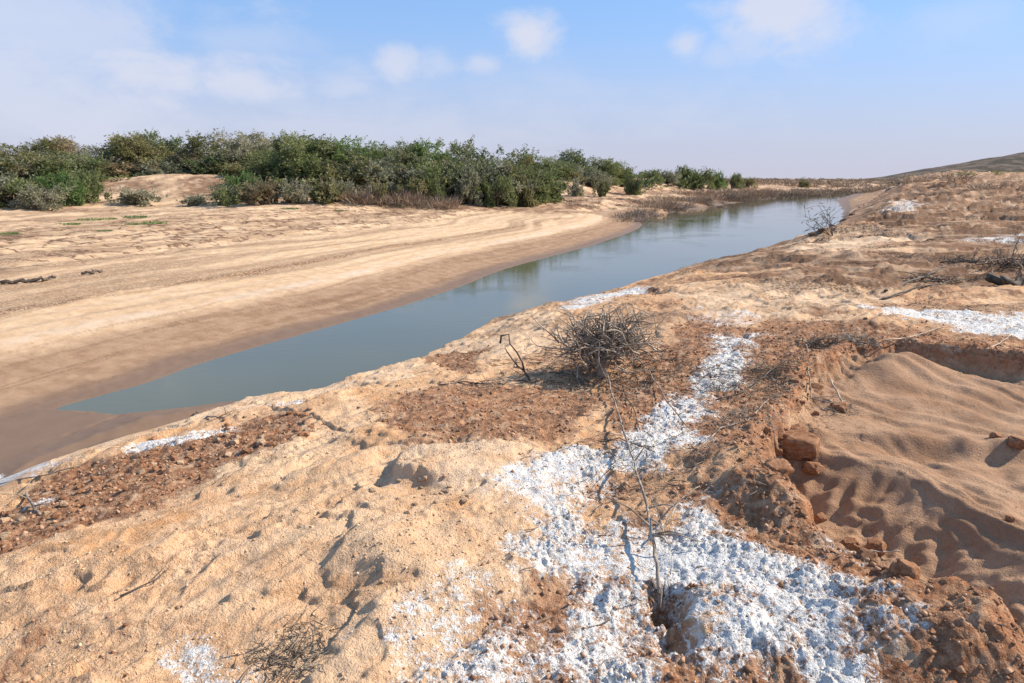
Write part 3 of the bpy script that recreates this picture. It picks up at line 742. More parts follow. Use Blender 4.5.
def put_tree(u, vtop, D, kind, var, shape, label, cat, group, wpx=None, sink=.05, maxh=None):
    if u > 275 and D > 47 and u < 545: D = 47 + (D - 47) * .38; wpx = wpx and wpx * 1.05
    x = (u - 512) / FPX * D * 1.0
    # D is the distance along the ground axis; the column u fixes x
    d = pixdir(u, vtop); x = d.x / d.y * D
    z0 = hz(x, D) - sink; ztop = CAM_H + d.z / d.y * D
    h = max(.3, ztop - z0)
    if maxh: h = min(h, maxh)
    o = tree_inst(kind, var, shape)
    sz = h / (SH[shape][0] * 1.04)
    sw = sz if wpx is None else (wpx / FPX * D) / (SH[shape][1] * 1.75)
    o.location = (x, D, z0); o.scale = (sw, sw, sz); o.rotation_euler = (0, 0, R.uniform(0, 6.28))
    tag(o, label, cat, group)
    return o
ORD = ['first', 'second', 'third', 'fourth', 'fifth', 'sixth', 'seventh', 'eighth', 'ninth', 'tenth', 'eleventh', 'twelfth', 'thirteenth', 'fourteenth', 'fifteenth', 'sixteenth', 'seventeenth', 'eighteenth', 'nineteenth', 'twentieth']
KW = dict(green='dark green', olive='olive green', grey='dusty grey-green', russet='brownish dry', lush='bright green')
def where(u):
    if u < 90: return 'above the leftmost bushes'
    if u < 235: return 'behind the sand dune gap'
    if u < 300: return 'just right of the sand dune gap'
    if u < 375: return 'where the thicket stands darkest'
    if u < 470: return 'behind the dry brown grass'
    if u < 560: return 'left of the small pale dune'
    if u < 640: return 'behind the small pale dune'
    return 'where the thicket thins out by the river'
back = [(-55, 146, 52, 'olive'), (-22, 144, 53, 'grey'), (10, 143, 55, 'olive'), (38, 138, 56, 'olive'), (60, 137, 57, 'russet'), (88, 143, 56, 'grey'), (112, 133, 58, 'olive'), (138, 134, 57, 'olive'), (152, 132, 60, 'green'), (176, 137, 62, 'green'),
        (200, 131, 58, 'olive'), (226, 131, 57, 'grey'), (236, 130, 60, 'olive'), (258, 132, 59, 'grey'), (284, 130, 58, 'green'), (306, 130, 57, 'green'), (330, 134, 58, 'green'), (352, 134, 59, 'lush'), (372, 138, 61, 'green'),
        (398, 146, 64, 'grey'), (414, 138, 66, 'green'), (426, 140, 65, 'lush'), (452, 138, 67, 'olive'), (470, 143, 66, 'green'), (492, 146, 68, 'green'), (508, 148, 70, 'green'), (526, 150, 72, 'olive'), (545, 155, 76, 'green'), (558, 157, 80, 'green'),
        (580, 150, 84, 'green'), (598, 157, 86, 'green'), (612, 162, 90, 'green')]
for i, (u, vt, D, k) in enumerate(back):
    lab = f"{KW[k]} skyline tree {where(u)}, " + (ORD[i] + ' from left' if i < 16 else ORD[len(back) - 1 - i] + ' from right')
    put_tree(u, vt + R.uniform(-1, 1), D, k, R.randrange(4), 'tree', lab, 'tree', 'trees in the thicket on the far bank', wpx=R.uniform(58, 76) * 57 / D)
mid = [(-40, 165, 46, 'green'), (5, 160, 48, 'grey'), (40, 158, 49, 'olive'), (68, 160, 50, 'green'), (100, 158, 54, 'russet'), (125, 160, 55, 'russet'), (148, 158, 55, 'grey'), (178, 160, 57, 'olive'), (205, 158, 56, 'green'), (232, 160, 56, 'olive'),
       (255, 160, 54, 'olive'), (276, 158, 55, 'green'), (300, 158, 54, 'green'), (322, 160, 53, 'green'), (346, 158, 53, 'olive'), (366, 162, 53, 'grey'), (388, 162, 55, 'grey'), (408, 160, 56, 'green'), (430, 162, 57, 'green'), (450, 166, 58, 'grey'),
       (468, 164, 60, 'green'), (486, 168, 61, 'grey'), (506, 166, 63, 'olive'), (524, 168, 66, 'green'), (542, 170, 72, 'green'), (566, 168, 78, 'olive'), (590, 168, 80, 'grey'), (608, 172, 84, 'green')]
for i, (u, vt, D, k) in enumerate(mid):
    lab = f"{KW[k]} mid-height bush {where(u)}, " + (ORD[i] + ' from left' if i < 14 else ORD[len(mid) - 1 - i] + ' from right')
    put_tree(u, vt + R.uniform(-2, 2), D, k, R.randrange(4), 'bush', lab, 'bush', 'bushes in the middle of the thicket', wpx=R.uniform(58, 74) * 55 / D)
low_row = [(-25, 152, 50, 'green'), (22, 150, 51, 'olive'), (52, 150, 52, 'grey'), (84, 152, 52, 'green'), (118, 148, 57, 'russet'), (160, 148, 58, 'olive'), (190, 150, 58, 'russet'), (216, 146, 57, 'olive'), (242, 148, 57, 'olive'), (268, 146, 56, 'green'),
           (294, 146, 56, 'green'), (318, 148, 56, 'olive'), (340, 147, 56, 'green'), (362, 150, 57, 'green'), (384, 154, 58, 'grey'), (404, 151, 60, 'olive'), (424, 152, 61, 'green'), (446, 154, 62, 'olive'), (466, 155, 63, 'grey'), (488, 157, 65, 'green'), (510, 157, 68, 'green'), (530, 161, 71, 'grey'), (552, 165, 76, 'green'), (586, 163, 82, 'green')]
for i, (u, vt, D, k) in enumerate(low_row):
    lab = f"{KW[k]} second-row tree {where(u)}, " + ((ORD[i] + ' from left') if i < 12 else (ORD[len(low_row) - 1 - i] + ' from right'))
    put_tree(u, vt + R.uniform(-1.5, 1.5), D, k, R.randrange(4), 'tree', lab, 'tree', 'trees just below the skyline of the thicket', wpx=R.uniform(50, 64) * 55 / D)
front = [(-30, 172, 38, 'grey', 'bush', 60, 'grey-green bush at the far left edge of the thicket front'),
         (8, 176, 39, 'green', 'bush', 55, 'dark green bush in the left corner of the thicket front'),
         (38, 184, 38.5, 'grey', 'bush', 50, 'low dusty bush spreading onto the sand left of the dune gap'),
         (62, 172, 41, 'lush', 'bush', 42, 'bright green rounded bush beside the left end of the dune gap'),
         (80, 168, 43, 'green', 'bush', 32, 'dark green bush whose right side borders the open dune sand'),
         (135, 192, 43, 'grey', 'low', 44, 'small grey-green shrub alone on the sand before the dune'),
         (146, 174, 54, 'lush', 'bush', 34, 'bright green low bush at the back foot of the dune'),
         (178, 176, 55, 'green', 'bush', 30, 'dark low bush behind the middle of the dune sand'),
         (195, 197, 43, 'grey', 'low', 26, 'tiny sparse grey shrub at the right foot of the dune'),
         (246, 172, 45, 'lush', 'bush', 36, 'bright green bush standing in front of the dune’s right end'),
         (225, 190, 42.5, 'green', 'low', 34, 'dark low shrub at the left end of the long low shrub row'),
         (262, 186, 43, 'russet', 'low', 40, 'brownish low shrub below the bright green bush'),
         (290, 186, 44, 'grey', 'low', 40, 'grey-green low shrub in the middle of the long low shrub row'),
         (320, 184, 44.5, 'olive', 'low', 40, 'olive low shrub at the right part of the long low shrub row'),
         (345, 180, 46, 'grey', 'bush', 34, 'grey bush just left of the tall dry grass'),
         (376, 186, 46, 'olive', 'low', 26, 'small olive shrub in front of the tall dry grass'),
         (412, 176, 51, 'olive', 'bush', 36, 'olive bush on the thicket edge right of the dry grass'),
         (440, 172, 52, 'green', 'bush', 38, 'dark green bush on the thicket edge above the crumbled bank'),
         (470, 170, 54, 'grey', 'bush', 38, 'pale grey-green bush on the thicket edge above the crumbled bank'),
         (496, 174, 56, 'green', 'bush', 32, 'green bush on the thicket edge left of the small pale dune'),
         (528, 181, 60, 'olive', 'low', 24, 'small olive shrub touching the left foot of the small pale dune'),
         (578, 183, 68, 'grey', 'low', 20, 'small round grey shrub right of the small pale dune'),
         (602, 182, 70, 'olive', 'low', 17, 'second small round shrub right of the small pale dune'),
         (634, 170, 78, 'green', 'bush', 24, 'dark green bush spilling over the sand where the thicket ends'),
         (622, 168, 90, 'green', 'bush', 26, 'dark bush at the right end of the main thicket'),
         (652, 169, 95, 'green', 'bush', 24, 'dark bush in the thin row past the main thicket'),
         (668, 170, 100, 'grey', 'bush', 22, 'greyish bush in the thin row past the main thicket'),
         (686, 167, 104, 'green', 'bush', 24, 'dense dark bush crowning the sandy bank in the distance'),
         (702, 168, 104, 'green', 'bush', 24, 'dark wide bush next to the densest one on the distant sandy bank'),
         (718, 171, 110, 'lush', 'bush', 20, 'green bush on the right slope of the distant sandy bank'),
         (733, 174, 118, 'green', 'bush', 18, 'small dark bush far along the sandy bank'),
         (748, 177, 126, 'olive', 'bush', 16, 'last small olive bush of the distant row'),
         (806, 178, 150, 'olive', 'bush', 14, 'small dark bush on the skyline above the end of the river')]
for i, (u, vt, D, k, sh, w_, lab) in enumerate(front):
    put_tree(u, vt, D, k, i % 3, sh, lab.replace('’', "'"), 'shrub' if sh == 'low' else 'bush', 'shrubs along the front of the thicket', wpx=w_)

# ------------------------------------------------------------------ dry brush on the far bank
def dry_proto(seed, n=260, W=1.0, H=1.2, mat=STRAW, name='dry_brush', lean=.5):
    r = np.random.default_rng(seed); m_ = n
    an = r.uniform(0, 6.28, m_); q = np.sqrt(r.random(m_)) * W * .55
    p = np.stack([np.cos(an) * q, np.sin(an) * q, r.uniform(-.1, .3, m_) * H], -1)
    d = np.stack([np.cos(an) * lean, np.sin(an) * lean, np.ones(m_)], -1) + r.normal(size=(m_, 3)) * .45
    o = cards(name, p, d, r.uniform(.3, .8, m_) * H, np.full(m_, .03), mat, None, seed)
    return o
dp = [dry_proto(1, 300, 1.4, 1.3), dry_proto(2, 260, 1.5, 1.0, STRAWD), dry_proto(3, 240, 1.1, 1.4, STRAW)]
used = [False] * 3
def put_dry(u, v, D, sx, szz, label, group, k=None):
    k = R.randrange(3) if k is None else k
    d = pixdir(u, v); x = d.x / d.y * D
    if used[k]: o = dup(dp[k])
    else: o = dp[k]; used[k] = True
    o.location = (x, D, hz(x, D) - .08); o.scale = (sx, sx, szz); o.rotation_euler = (R.uniform(-.1, .1), R.uniform(-.1, .1), R.uniform(0, 6.28))
    tag(o, label, 'dry brush', group)
for i in range(16):
    u = 352 + i * 6.5 + R.uniform(-3, 3)
    put_dry(u, 190, 45.5 + (u - 352) * .02 + R.uniform(-1, 1.0), R.uniform(1.0, 1.5), R.uniform(.7, 1.35), ('left' if i < 5 else 'middle' if i < 11 else 'right') + ' straw brown dry tuft in the dense dry clump before the thicket', 'dry brush tufts before the thicket')
for i in range(80):
    u = 640 + R.random() ** .9 * 235
    s = (u - 640) / 235
    D = 62 + s * 85 + R.uniform(-6, 10)
    put_dry(u, 190, D, R.uniform(1.0, 1.8) * (1 + s * .8), R.uniform(.5, 1.0) * (1 + s * .6), 'brown dry brush tuft on the far bank ' + ('below the dense distant bushes' if u < 700 else 'just right of the distant bushes' if u < 760 else 'along the narrowing river' if u < 820 else 'at the far end of the river'), 'dry brush tufts up river')
for i in range(26):
    u = R.uniform(560, 690); D = 52 + (u - 560) * .16 + R.uniform(-3, 6)
    put_dry(u, 190, D, R.uniform(.5, 1.1), R.uniform(.25, .5), 'low brown dry tuft on the broken bank ' + ('below the small dune' if u < 610 else 'below the round shrubs' if u < 650 else 'just before the distant bushes'), 'low dry tufts on the broken bank', 1)

for i, (u, v) in enumerate([(862, 184), (870, 182), (878, 184), (886, 187), (900, 184), (912, 183), (930, 180), (846, 188), (955, 182), (985, 190)]):
    x, y = at2(u, v); o = dup(dp[i % 3]); sc_ = R.uniform(.8, 1.5); o.location = (x, y, surf(x, y) - .1); o.scale = (sc_ * 1.4, sc_ * 1.4, sc_ * .6)
    tag(o, 'brown dry brush tuft on the plain right of the river, ' + ['left of the mounds', 'on the mounds', 'right of the mounds', 'nearest the right edge'][0 if u < 860 else 1 if u < 890 else 2 if u < 940 else 3], 'dry brush', 'dry brush tufts on the right plain')
fp = [p for p in FR if 44 < p[1] < 150]
for i in range(60):
    k = R.random() * (len(fp) - 1); a_ = int(k); f = k - a_
    x = fp[a_][0] * (1 - f) + fp[a_ + 1][0] * f; y = fp[a_][1] * (1 - f) + fp[a_ + 1][1] * f
    off = R.uniform(.1, 2.2); x -= off * .8; y += off * .5
    o = dup(dp[1]); o.location = (x, y, hz(x, y) - .12); sc_ = R.uniform(.35, .8) * (1 + y / 150); o.scale = (sc_ * 1.3, sc_ * 1.3, sc_ * .55); o.rotation_euler = (R.uniform(-.4, .4), R.uniform(-.4, .4), R.uniform(0, 6.28))
    tag(o, 'low dark drift tuft at the water on the far shore ' + ('nearest the beach end' if y < 58 else 'below the distant bushes' if y < 80 else 'where the river narrows' if y < 110 else 'at the river end'), 'dry brush', 'drift tufts on the far shore')
# far-off scrub that reads as one mass
def far_scrub(name, spots, mat, seed, label):
    r = np.random.default_rng(seed); P_, D_, L_ = [], [], []
    for (x, y, s) in spots:
        n = 90; d = r.normal(size=(n, 3)); d[:, 2] = np.abs(d[:, 2]); d /= np.linalg.norm(d, axis=1, keepdims=True)
        z0 = hz(x, y) if y < 400 else 0
        P_.append(np.array([x, y, z0]) + d * np.array([s * 1.5, s, s * .8]) * r.uniform(.3, 1, (n, 1))); D_.append(d + r.normal(size=(n, 3)) * .6); L_.append(r.uniform(.25, .5, n) * s)
    o = cards(name, np.concatenate(P_), np.concatenate(D_), np.concatenate(L_), np.concatenate(L_) * .5, mat, None, seed)
    tag(o, label, 'scrub', None, 'stuff')
sp = []
for i in range(520):
    y = R.uniform(150, 420); x = R.uniform(.30, .60) * y
    xx = np.array([x]); 
    sp.append((x, y, R.uniform(.5, 1.3)))
far_scrub('distant_scrub', sp, STRAW, 9, 'brown distant scrub in one mass across the flats beyond the river')
sp = [(R.uniform(.55, 1.0) * y, y, R.uniform(.5, 1.4)) for y in [R.uniform(120, 420) for _ in range(420)]]
far_scrub('distant_bushes', sp, LEAF['olive'], 10, 'dark distant scrub dotting the rise below the hill')
sp = [(R.uniform(-.9, .30) * y, y, R.uniform(1.2, 2.4)) for y in [R.uniform(90, 200) for _ in range(260)]]
far_scrub('scrub_beyond_thicket', sp, LEAF['green'], 12, 'green scrub seen through gaps beyond the thicket')

# flood-worn debris along the far waterline
def twig_mesh(seed, n, W, H, r0=.012, seg=5, curl=.5, flat=False):
    r = random.Random(seed); mb = MB()
    for i in range(n):
        an = r.uniform(0, 6.28); p = Vector((math.cos(an) * W * r.random() * .4, math.sin(an) * W * r.random() * .4, r.uniform(0, .15) * H))
        a2 = r.uniform(0, 6.28) if flat or r.random() < .5 else an; p += Vector((r.gauss(0, .28) * W, r.gauss(0, .22) * W, 0)); d = Vector((math.cos(a2) + r.uniform(-.5, .5), math.sin(a2) + r.uniform(-.5, .5), (0.12 if flat else .9) * r.random() + .05)).normalized()
        L_ = r.uniform(.2, .75) * W; pts = [p.copy()]
        for k in range(seg):
            d = (d + Vector((r.uniform(-curl, curl), r.uniform(-curl, curl), r.uniform(-curl, curl) * .8))).normalized()
            p = p + d * L_ / seg; p.z = min(max(p.z, -.02), H); pts.append(p.copy())
        ra = r0 * r.uniform(.5, 1.1)
        mb.tube(pts, [ra * (1 - .75 * k / seg) for k in range(seg + 1)], 4)
        if r.random() < .6:
            q = pts[seg // 2]; e = q + Vector((r.uniform(-.3, .3), r.uniform(-.3, .3), r.uniform(-.02, .3))) * W * .7; e.z = min(e.z, H)
            mb.tube([q, (q + e) / 2 + Vector((0, .02 * W, .03 * W)), e], [ra * .6, ra * .45, ra * .15], 3)
    return mb

# ------------------------------------------------------------------ rounded lumps of earth and stone
def lump_mesh(name, seed, mat):
    import bmesh
    bm = bmesh.new(); bmesh.ops.create_icosphere(bm, subdivisions=4, radius=1)
    r = np.random.default_rng(seed); off = r.uniform(0, 50, 3)
    co = np.array([v.co[:] for v in bm.verts])
    n = fbm(co[:, 0] * .9 + off[0], co[:, 1] * .9 + co[:, 2] * .7 + off[1], 3, seed)
    n2 = clods(co[:, 0] * 2.3 + off[1] + co[:, 2], co[:, 1] * 2.3 + off[2] - co[:, 2], seed)
    n3 = fbm(co[:, 0] * 3.6 + off[2] + co[:, 2] * 2.1, co[:, 1] * 3.6 + off[0] - co[:, 2] * 3.0, 3, seed + 5, .65)
    for i, v in enumerate(bm.verts):
        s = 1 + .45 * n[i] + .22 * (n2[i] - .4) + .22 * n3[i]
        c = v.co * s
        for ax in range(3):                       # broken flat faces
            lim = .78; c[ax] = max(-lim, min(lim, c[ax]))
        v.co = c
    m_ = bpy.data.meshes.new(name); bm.to_mesh(m_); bm.free(); m_.polygons.foreach_set('use_smooth', [True] * len(m_.polygons)); m_.materials.append(mat)
    return m_
def mat_clod(name, a_, b_, c_):
    g = NT(name); oi = g.n('ShaderNodeObjectInfo').outputs['Random']
    col = g.mix(g.ramp(g.noise(2.2, 5, .65), .36, .64), a_, b_); col = g.mix(g.ramp(g.noise(6, 4, .6), .52, .7, 0, .8), col, c_)
    col = g.mix(1, col, g.mix(oi, (.8, .8, .8), (1.15, 1.12, 1.1)), 'MULTIPLY')
    g.put(g.p.inputs['Base Color'], col); g.p.inputs['Roughness'].default_value = .95; g.p.inputs['Specular IOR Level'].default_value = .1
    g.put(g.p.inputs['Normal'], g.bump(g.noise(5, 6, .7), .014, .8)); return g.m
CLOD = mat_clod('red_clod', (.24, .11, .055), (.40, .21, .115), (.50, .33, .21))
CLODP = mat_clod('pale_clod', (.44, .29, .18), (.58, .41, .27), (.66, .50, .36))
CLODD = mat_clod('brown_clod', (.13, .08, .05), (.26, .17, .11), (.38, .26, .18))
LM = {('r', i): lump_mesh('dirt_clod', i, CLOD) for i in range(5)}
LM.update({('p', i): lump_mesh('sand_clod', i + 9, CLODP) for i in range(3)})
LM.update({('d', i): lump_mesh('earth_lump', i + 19, CLODD) for i in range(4)})
def put_lump(x, y, r_, kind, label, cat, group, name, flat=.75, sink=.35):
    o = bpy.data.objects.new(name, LM[(kind, R.randrange(3))]); C.objects.link(o)
    sx, sy = r_ * R.uniform(.8, 1.3), r_ * R.uniform(.8, 1.2); sz = r_ * flat * R.uniform(.8, 1.2)
    o.location = (x, y, surf(x, y) + sz * (1 - sink) - sz * .45); o.scale = (sx, sy, sz); o.rotation_euler = (R.uniform(-.4, .4), R.uniform(-.4, .4), R.uniform(0, 6.28))
    tag(o, label, cat, group); return o
# clods fallen along the pit edge
big = [(798, 452, .15, 'large red-brown clod at the left rim of the sand pit'), (776, 472, .09, 'rough red clod below the large one on the pit rim'), (812, 470, .07, 'red clod between the large clod and the pit sand'),
       (852, 547, .055, 'small rounded clod on the lower left pit rim'), (876, 550, .06, 'brown clod beside the rounded one on the lower pit rim'), (905, 574, .06, 'crumbled clod near the middle of the lower pit rim'), (820, 520, .045, 'little clod half buried on the pit rim'),
       (838, 408, .07, 'orange clod behind the grey dead shrub in the pit corner'), (815, 388, .07, 'clod fallen below the orange scarp'), (796, 432, .06, 'clod at the foot of the orange scarp'), (1016, 444, .07, 'brown clod on the sand ridge at the right edge of the pit'), (996, 438, .045, 'smaller clod left of the one on the sand ridge'), (1010, 520, .03, 'tiny clod on the sunlit sand at the right edge')]
for (u, v, r_, lab) in big:
    x, y = at2(u, v); put_lump(x, y, r_, 'r', lab, 'dirt clod', 'clods along the pit edge', 'dirt_clod', .8)
for i in range(80):
    k = R.uniform(8.0, 21.2); a_ = int(k); f = k - a_
    x = RIM[a_][0] * (1 - f) + RIM[a_ + 1][0] * f + R.gauss(.08, .07); y = RIM[a_][1] * (1 - f) + RIM[a_ + 1][1] * f + R.gauss(0, .06)
    put_lump(x, y, R.uniform(.012, .04), 'r', 'small red-brown clod crumbled ' + ('below the orange scarp in the pit corner' if k < 12 else 'beside the large clod on the left pit rim' if k < 16 else 'on the lower left pit rim' if k < 19 else 'on the lower right pit rim'), 'dirt clod', 'small clods crumbled along the pit edge', 'dirt_clod')
for i in range(90):
    a_ = RED[0][0]; u = R.uniform(0, 318); v = np.interp(u, [0, 100, 200, 318], [530, 488, 450, 418]) + R.gauss(0, 12)
    x, y = at2(u, v); put_lump(x, y, R.uniform(.012, .034), 'r' if R.random() < .7 else 'p', 'small reddish clod in the red band, ' + ('nearest the left edge' if u < 80 else 'between the edge stick and salt streak' if u < 160 else 'below the long salt streak' if u < 240 else 'at its right end'), 'dirt clod', 'clods in the band along the left shore', 'dirt_clod')
for i in range(24):
    u = R.uniform(372, 470); v = 500 + R.gauss(0, 12) - (u - 380) * .1
    x, y = at2(u, v); put_lump(x, y, R.uniform(.008, .022), 'p', 'small sand lump broken off below the undercut crust', 'sand clod', 'sand lumps below the undercut crust', 'sand_clod', .6)
# eroded edge lumps at the river bluff
for (u, v, r_, lab) in [(833, 226, .2, 'dark rounded earth lump on the river bluff edge'), (822, 230, .15, 'dark earth lump left of the biggest one on the bluff'), (843, 221, .2, 'brown earth lump at the upper end of the bluff edge'), (812, 234, .13, 'small dark earth lump low on the bluff edge'), (852, 215, .2, 'farthest brown earth lump on the bluff edge')]:
    x, y = at2(u, v); put_lump(x, y, r_, 'd', lab, 'earth mound', 'earth lumps right of the river', 'earth_lump', .42, .5)
for i in range(40):
    u = R.uniform(636, 770); s = (u - 636) / 134
    v = 221 - 16 * s + R.gauss(0, 1.6)
    x, y = at2(u, v); put_lump(x, y, R.uniform(.12, .32) * (1 + s * .6), 'd', 'dark earth lump in the jagged far shore of the river', 'earth lump', 'lumps along the jagged far shore', 'earth_lump', .5, .5)

# ------------------------------------------------------------------ dead wood
# the big uprooted bush
def big_bush():
    bx, by = at2(602, 374); z = surf(bx, by) + .02
    root = empty('dead_bush', (bx, by, z)); root.scale = (1.22, 1.22, 1.3); tag(root, 'large tangled dead grey bush on the bank near the water', 'dead bush')
    r = random.Random(3); mb = MB()
    mb.tube([(0, 0, -.05), (-.01, .02, .1), (.02, .03, .2), (.05, .02, .32), (.04, .05, .44)], [.05, .055, .05, .042, .02], 7)
    mb.tube([(.02, .02, .18), (.14, -.02, .22), (.2, .0, .20), (.32, .02, .30)], [.03, .026, .02, .01], 6)
    mb.tube([(0, .02, .2), (-.12, 0, .3), (-.2, .04, .42)], [.026, .02, .01], 6)
    mb.build('trunk', DEADL, root)
    tw = MB(); lt = MB()
    for i in range(720):
        th_ = r.uniform(0, 6.28); ph = r.uniform(-.1, 1.35)
        if math.sin(th_ * 3 + 1) * math.sin(ph * 5 + th_) > .25 and r.random() < .7: continue
        st = Vector((.03, .02, .16)) + Vector((r.gauss(0, .16), r.gauss(0, .12), r.gauss(.06, .08)))
        d = Vector((math.cos(th_) * math.cos(ph), math.sin(th_) * math.cos(ph) * .8, math.sin(ph) * .75 + .05))
        L_ = r.uniform(.10, .46) * r.choice((.7, 1, 1, 1.15)) * (1.05 if abs(d.x) > .6 else 1); p = st.copy(); pts = [p.copy()]; seg = 5
        for k in range(seg):
            d = (d + Vector((r.uniform(-.5, .5), r.uniform(-.5, .5), r.uniform(-.45, .42)))).normalized()
            p = p + d * L_ / seg; p.z = min(max(p.z, -.03), .50 + .04 * math.sin(p.x * 9)); p.x = max(-.62, min(.55, p.x)); pts.append(p.copy())
        ra = r.uniform(.0028, .0095)
        (tw if r.random() < .72 else lt).tube(pts, [ra * (1 - .7 * k / seg) for k in range(seg + 1)], 4)
    tw.build('branches', DEAD, root); lt.build('branches', DEADL, root)
big_bush()
def stick(name, pix, r0, r1, label, cat='branch', mat=DEAD, lift=None, forks=0, seed=0, group=None, sides=6):
    r = random.Random(seed); pts = []
    for i, q in enumerate(pix):
        x, y = at2(q[0], q[1]); h = q[2] if len(q) > 2 else r0
        if h > 0:      # raised point: stays over its column, seen through the same place
            d = pixdir(q[0], q[1]); zt = surf(x, y) + h; t = (zt - CAM_H) / d.z if d.z < -1e-3 else 10
            x, y = d.x * t, d.y * t; zt = max(zt, surf(x, y) + r0 * .3)
            pts.append(Vector((x, y, zt)))
        else: pts.append(Vector((x, y, surf(x, y) + h)))
    o0 = pts[0].copy(); fine = []
    for i in range(len(pts) - 1):
        for k in range(4):
            t = k / 4; fine.append(pts[i].lerp(pts[i + 1], t) - o0 + Vector((r.gauss(0, 1), r.gauss(0, 1), r.gauss(0, 1))) * r0 * .5)
    fine.append(pts[-1] - o0); n = len(fine); mb = MB()
    mb.tube(fine, [r0 + (r1 - r0) * i / (n - 1) for i in range(n)], sides)
    for k in range(forks):
        i = r.randrange(n // 4, n - 2); s0 = fine[i]; d = (fine[i + 1] - fine[i]).normalized(); L_ = r.uniform(.08, .28)
        e = s0 + (d * .6 + Vector((r.uniform(-1, 1), r.uniform(-1, 1), r.uniform(0, .6)))).normalized() * L_
        ra = r0 + (r1 - r0) * i / (n - 1)
        mb.tube([s0, s0.lerp(e, .5) + Vector((.01, .01, .015)), e], [ra * .6, ra * .45, ra * .2], 4)
    o = mb.build(name, mat); o.location = o0; tag(o, label, cat, group); return o
stick('fallen_branch', [(607, 372, .10), (612, 395, .10), (622, 425, .11), (634, 462, .10), (645, 500, .09), (652, 535, .09), (657, 565, .07), (660, 604, -.01)], .007, .010, 'long thin grey branch running from the dead bush down over the salt crust', forks=16, seed=4)
stick('fallen_branch', [(650, 372, .06), (668, 402, .06), (690, 430, .03), (664, 440, .03)], .007, .003, 'thin curved twig crossing the salt right of the long branch', forks=3, seed=5, mat=DEAD)
stick('fallen_branch', [(650, 540, .03), (665, 525, .05), (680, 500, .05), (700, 486, .02)], .007, .003, 'pale crooked twig beside the lower end of the long branch', forks=4, seed=6)
stick('fallen_branch', [(600, 442, .01), (620, 438, .02), (640, 446, .02), (655, 452, .01)], .005, .003, 'short dark twig lying where the salt strip begins', forks=3, seed=7, mat=DARKW)
stick('fallen_branch', [(608, 384, .02), (624, 392, .03), (634, 410, .02), (640, 430, .01)], .007, .004, 'dark twig just right of the top of the long branch', forks=4, seed=8, mat=DARKW)
# forked stick standing near the water
def forked():
    bx, by = at2(533, 382); z = surf(bx, by); root = empty('forked_stick', (bx, by, z - .03)); tag(root, 'forked dark stick leaning up beside the water left of the dead bush', 'stick')
    mb = MB(); mb.tube([(0, 0, 0), (-.04, .02, .06), (-.09, .05, .13)], [.012, .012, .011], 6); mb.build('stem', DARKW, root)
    mb = MB(); mb.tube([(-.09, .05, .13), (-.11, .08, .22), (-.17, .12, .32), (-.24, .15, .40), (-.25, .16, .50), (-.33, .17, .48), (-.34, .17, .40)], [.011, .010, .009, .008, .008, .012, .012], 6); mb.build('fork', DARKW, root)
    mb = MB(); mb.tube([(-.09, .05, .13), (-.16, .05, .19), (-.22, .08, .26), (-.27, .06, .34), (-.29, .1, .37)], [.010, .009, .008, .007, .004], 6); mb.build('fork', DARKW, root)
    mb = MB(); mb.tube([(0, 0, .02), (-.1, -.02, .05), (-.16, .02, .04)], [.012, .01, .005], 5); mb.build('root', DARKW, root)
forked()
stick('fallen_branch', [(440, 385, .01), (462, 382, .01), (486, 384, .01), (520, 386, .01)], .008, .004, 'dark twig lying flat left of the forked stick', forks=4, seed=12, mat=DARKW)
stick('fallen_branch', [(196, 412, .01), (208, 417, .01), (222, 417, .015), (232, 413, .01)], .011, .006, 'short grey stick lying near the left end of the water', seed=13, forks=2, mat=DEAD)
stick('fallen_branch', [(26, 492, .06), (32, 505, .03), (40, 516, .0)], .009, .010, 'small stick poking out of the red band at the left edge', seed=14, forks=2, mat=DEAD)
stick('fallen_branch', [(0, 484, .01), (40, 476, .01), (80, 466, .01)], .007, .004, 'thin straight twig on the pale crust at the left edge', seed=15, forks=1)
stick('fallen_branch', [(120, 596, .01), (160, 578, .01), (170, 566, .01)], .004, .002, 'tiny twig on the sand in the lower left', seed=16, forks=1, mat=DARKW)
stick('fallen_branch', [(886, 292, .0), (905, 284, .03), (925, 275, .05), (946, 266, .05)], .022, .012, 'dark fallen branch lying across the brown flats on the right', forks=5, seed=17, mat=DARKW)
stick('fallen_branch', [(880, 300, .0), (915, 288, .02), (950, 282, .03), (990, 276, .03)], .016, .008, 'second dark branch below the first on the brown flats', forks=6, seed=18, mat=DARKW)
stick('fallen_branch', [(940, 262, .02), (975, 262, .10), (1010, 258, .10), (1040, 262, .05)], .016, .010, 'long low branch near the right edge above the dark log', forks=8, seed=19, mat=DARKW)
stick('dead_log', [(988, 279, .05), (1003, 282, .08), (1020, 283, .07), (1044, 281, .05)], .075, .06, 'thick dark log at the right edge of the brown flats', 'log', seed=20, mat=DARKW, sides=9)
for (u, v0, v1, r_, lab) in [(1014, 285, 235, .018, 'tall dead stem standing behind the dark log at the right edge'), (1022, 278, 222, .016, 'tallest dead stem at the very right edge'), (993, 276, 258, .010, 'short dead stem left of the dark log'), (972, 268, 248, .009, 'thin short stem standing among the low branches')]:
    x, y = at2(u, v0); D = y; h = (v0 - v1) / FPX * D * 1.0; mb = MB(); r = random.Random(int(u))
    pts = [(r.gauss(0, .03) * k, r.gauss(0, .02) * k, h * k / 5) for k in range(6)]
    mb.tube(pts, [r_ * (1 - .12 * k) for k in range(6)], 5); mb.tube([pts[3], (pts[3][0] + .12, 0.03, pts[3][2] + .15)], [r_ * .5, r_ * .2], 4)
    o = mb.build('dead_sapling', DEAD); o.location = (x, y, surf(x, y) - .04); tag(o, lab, 'stem')
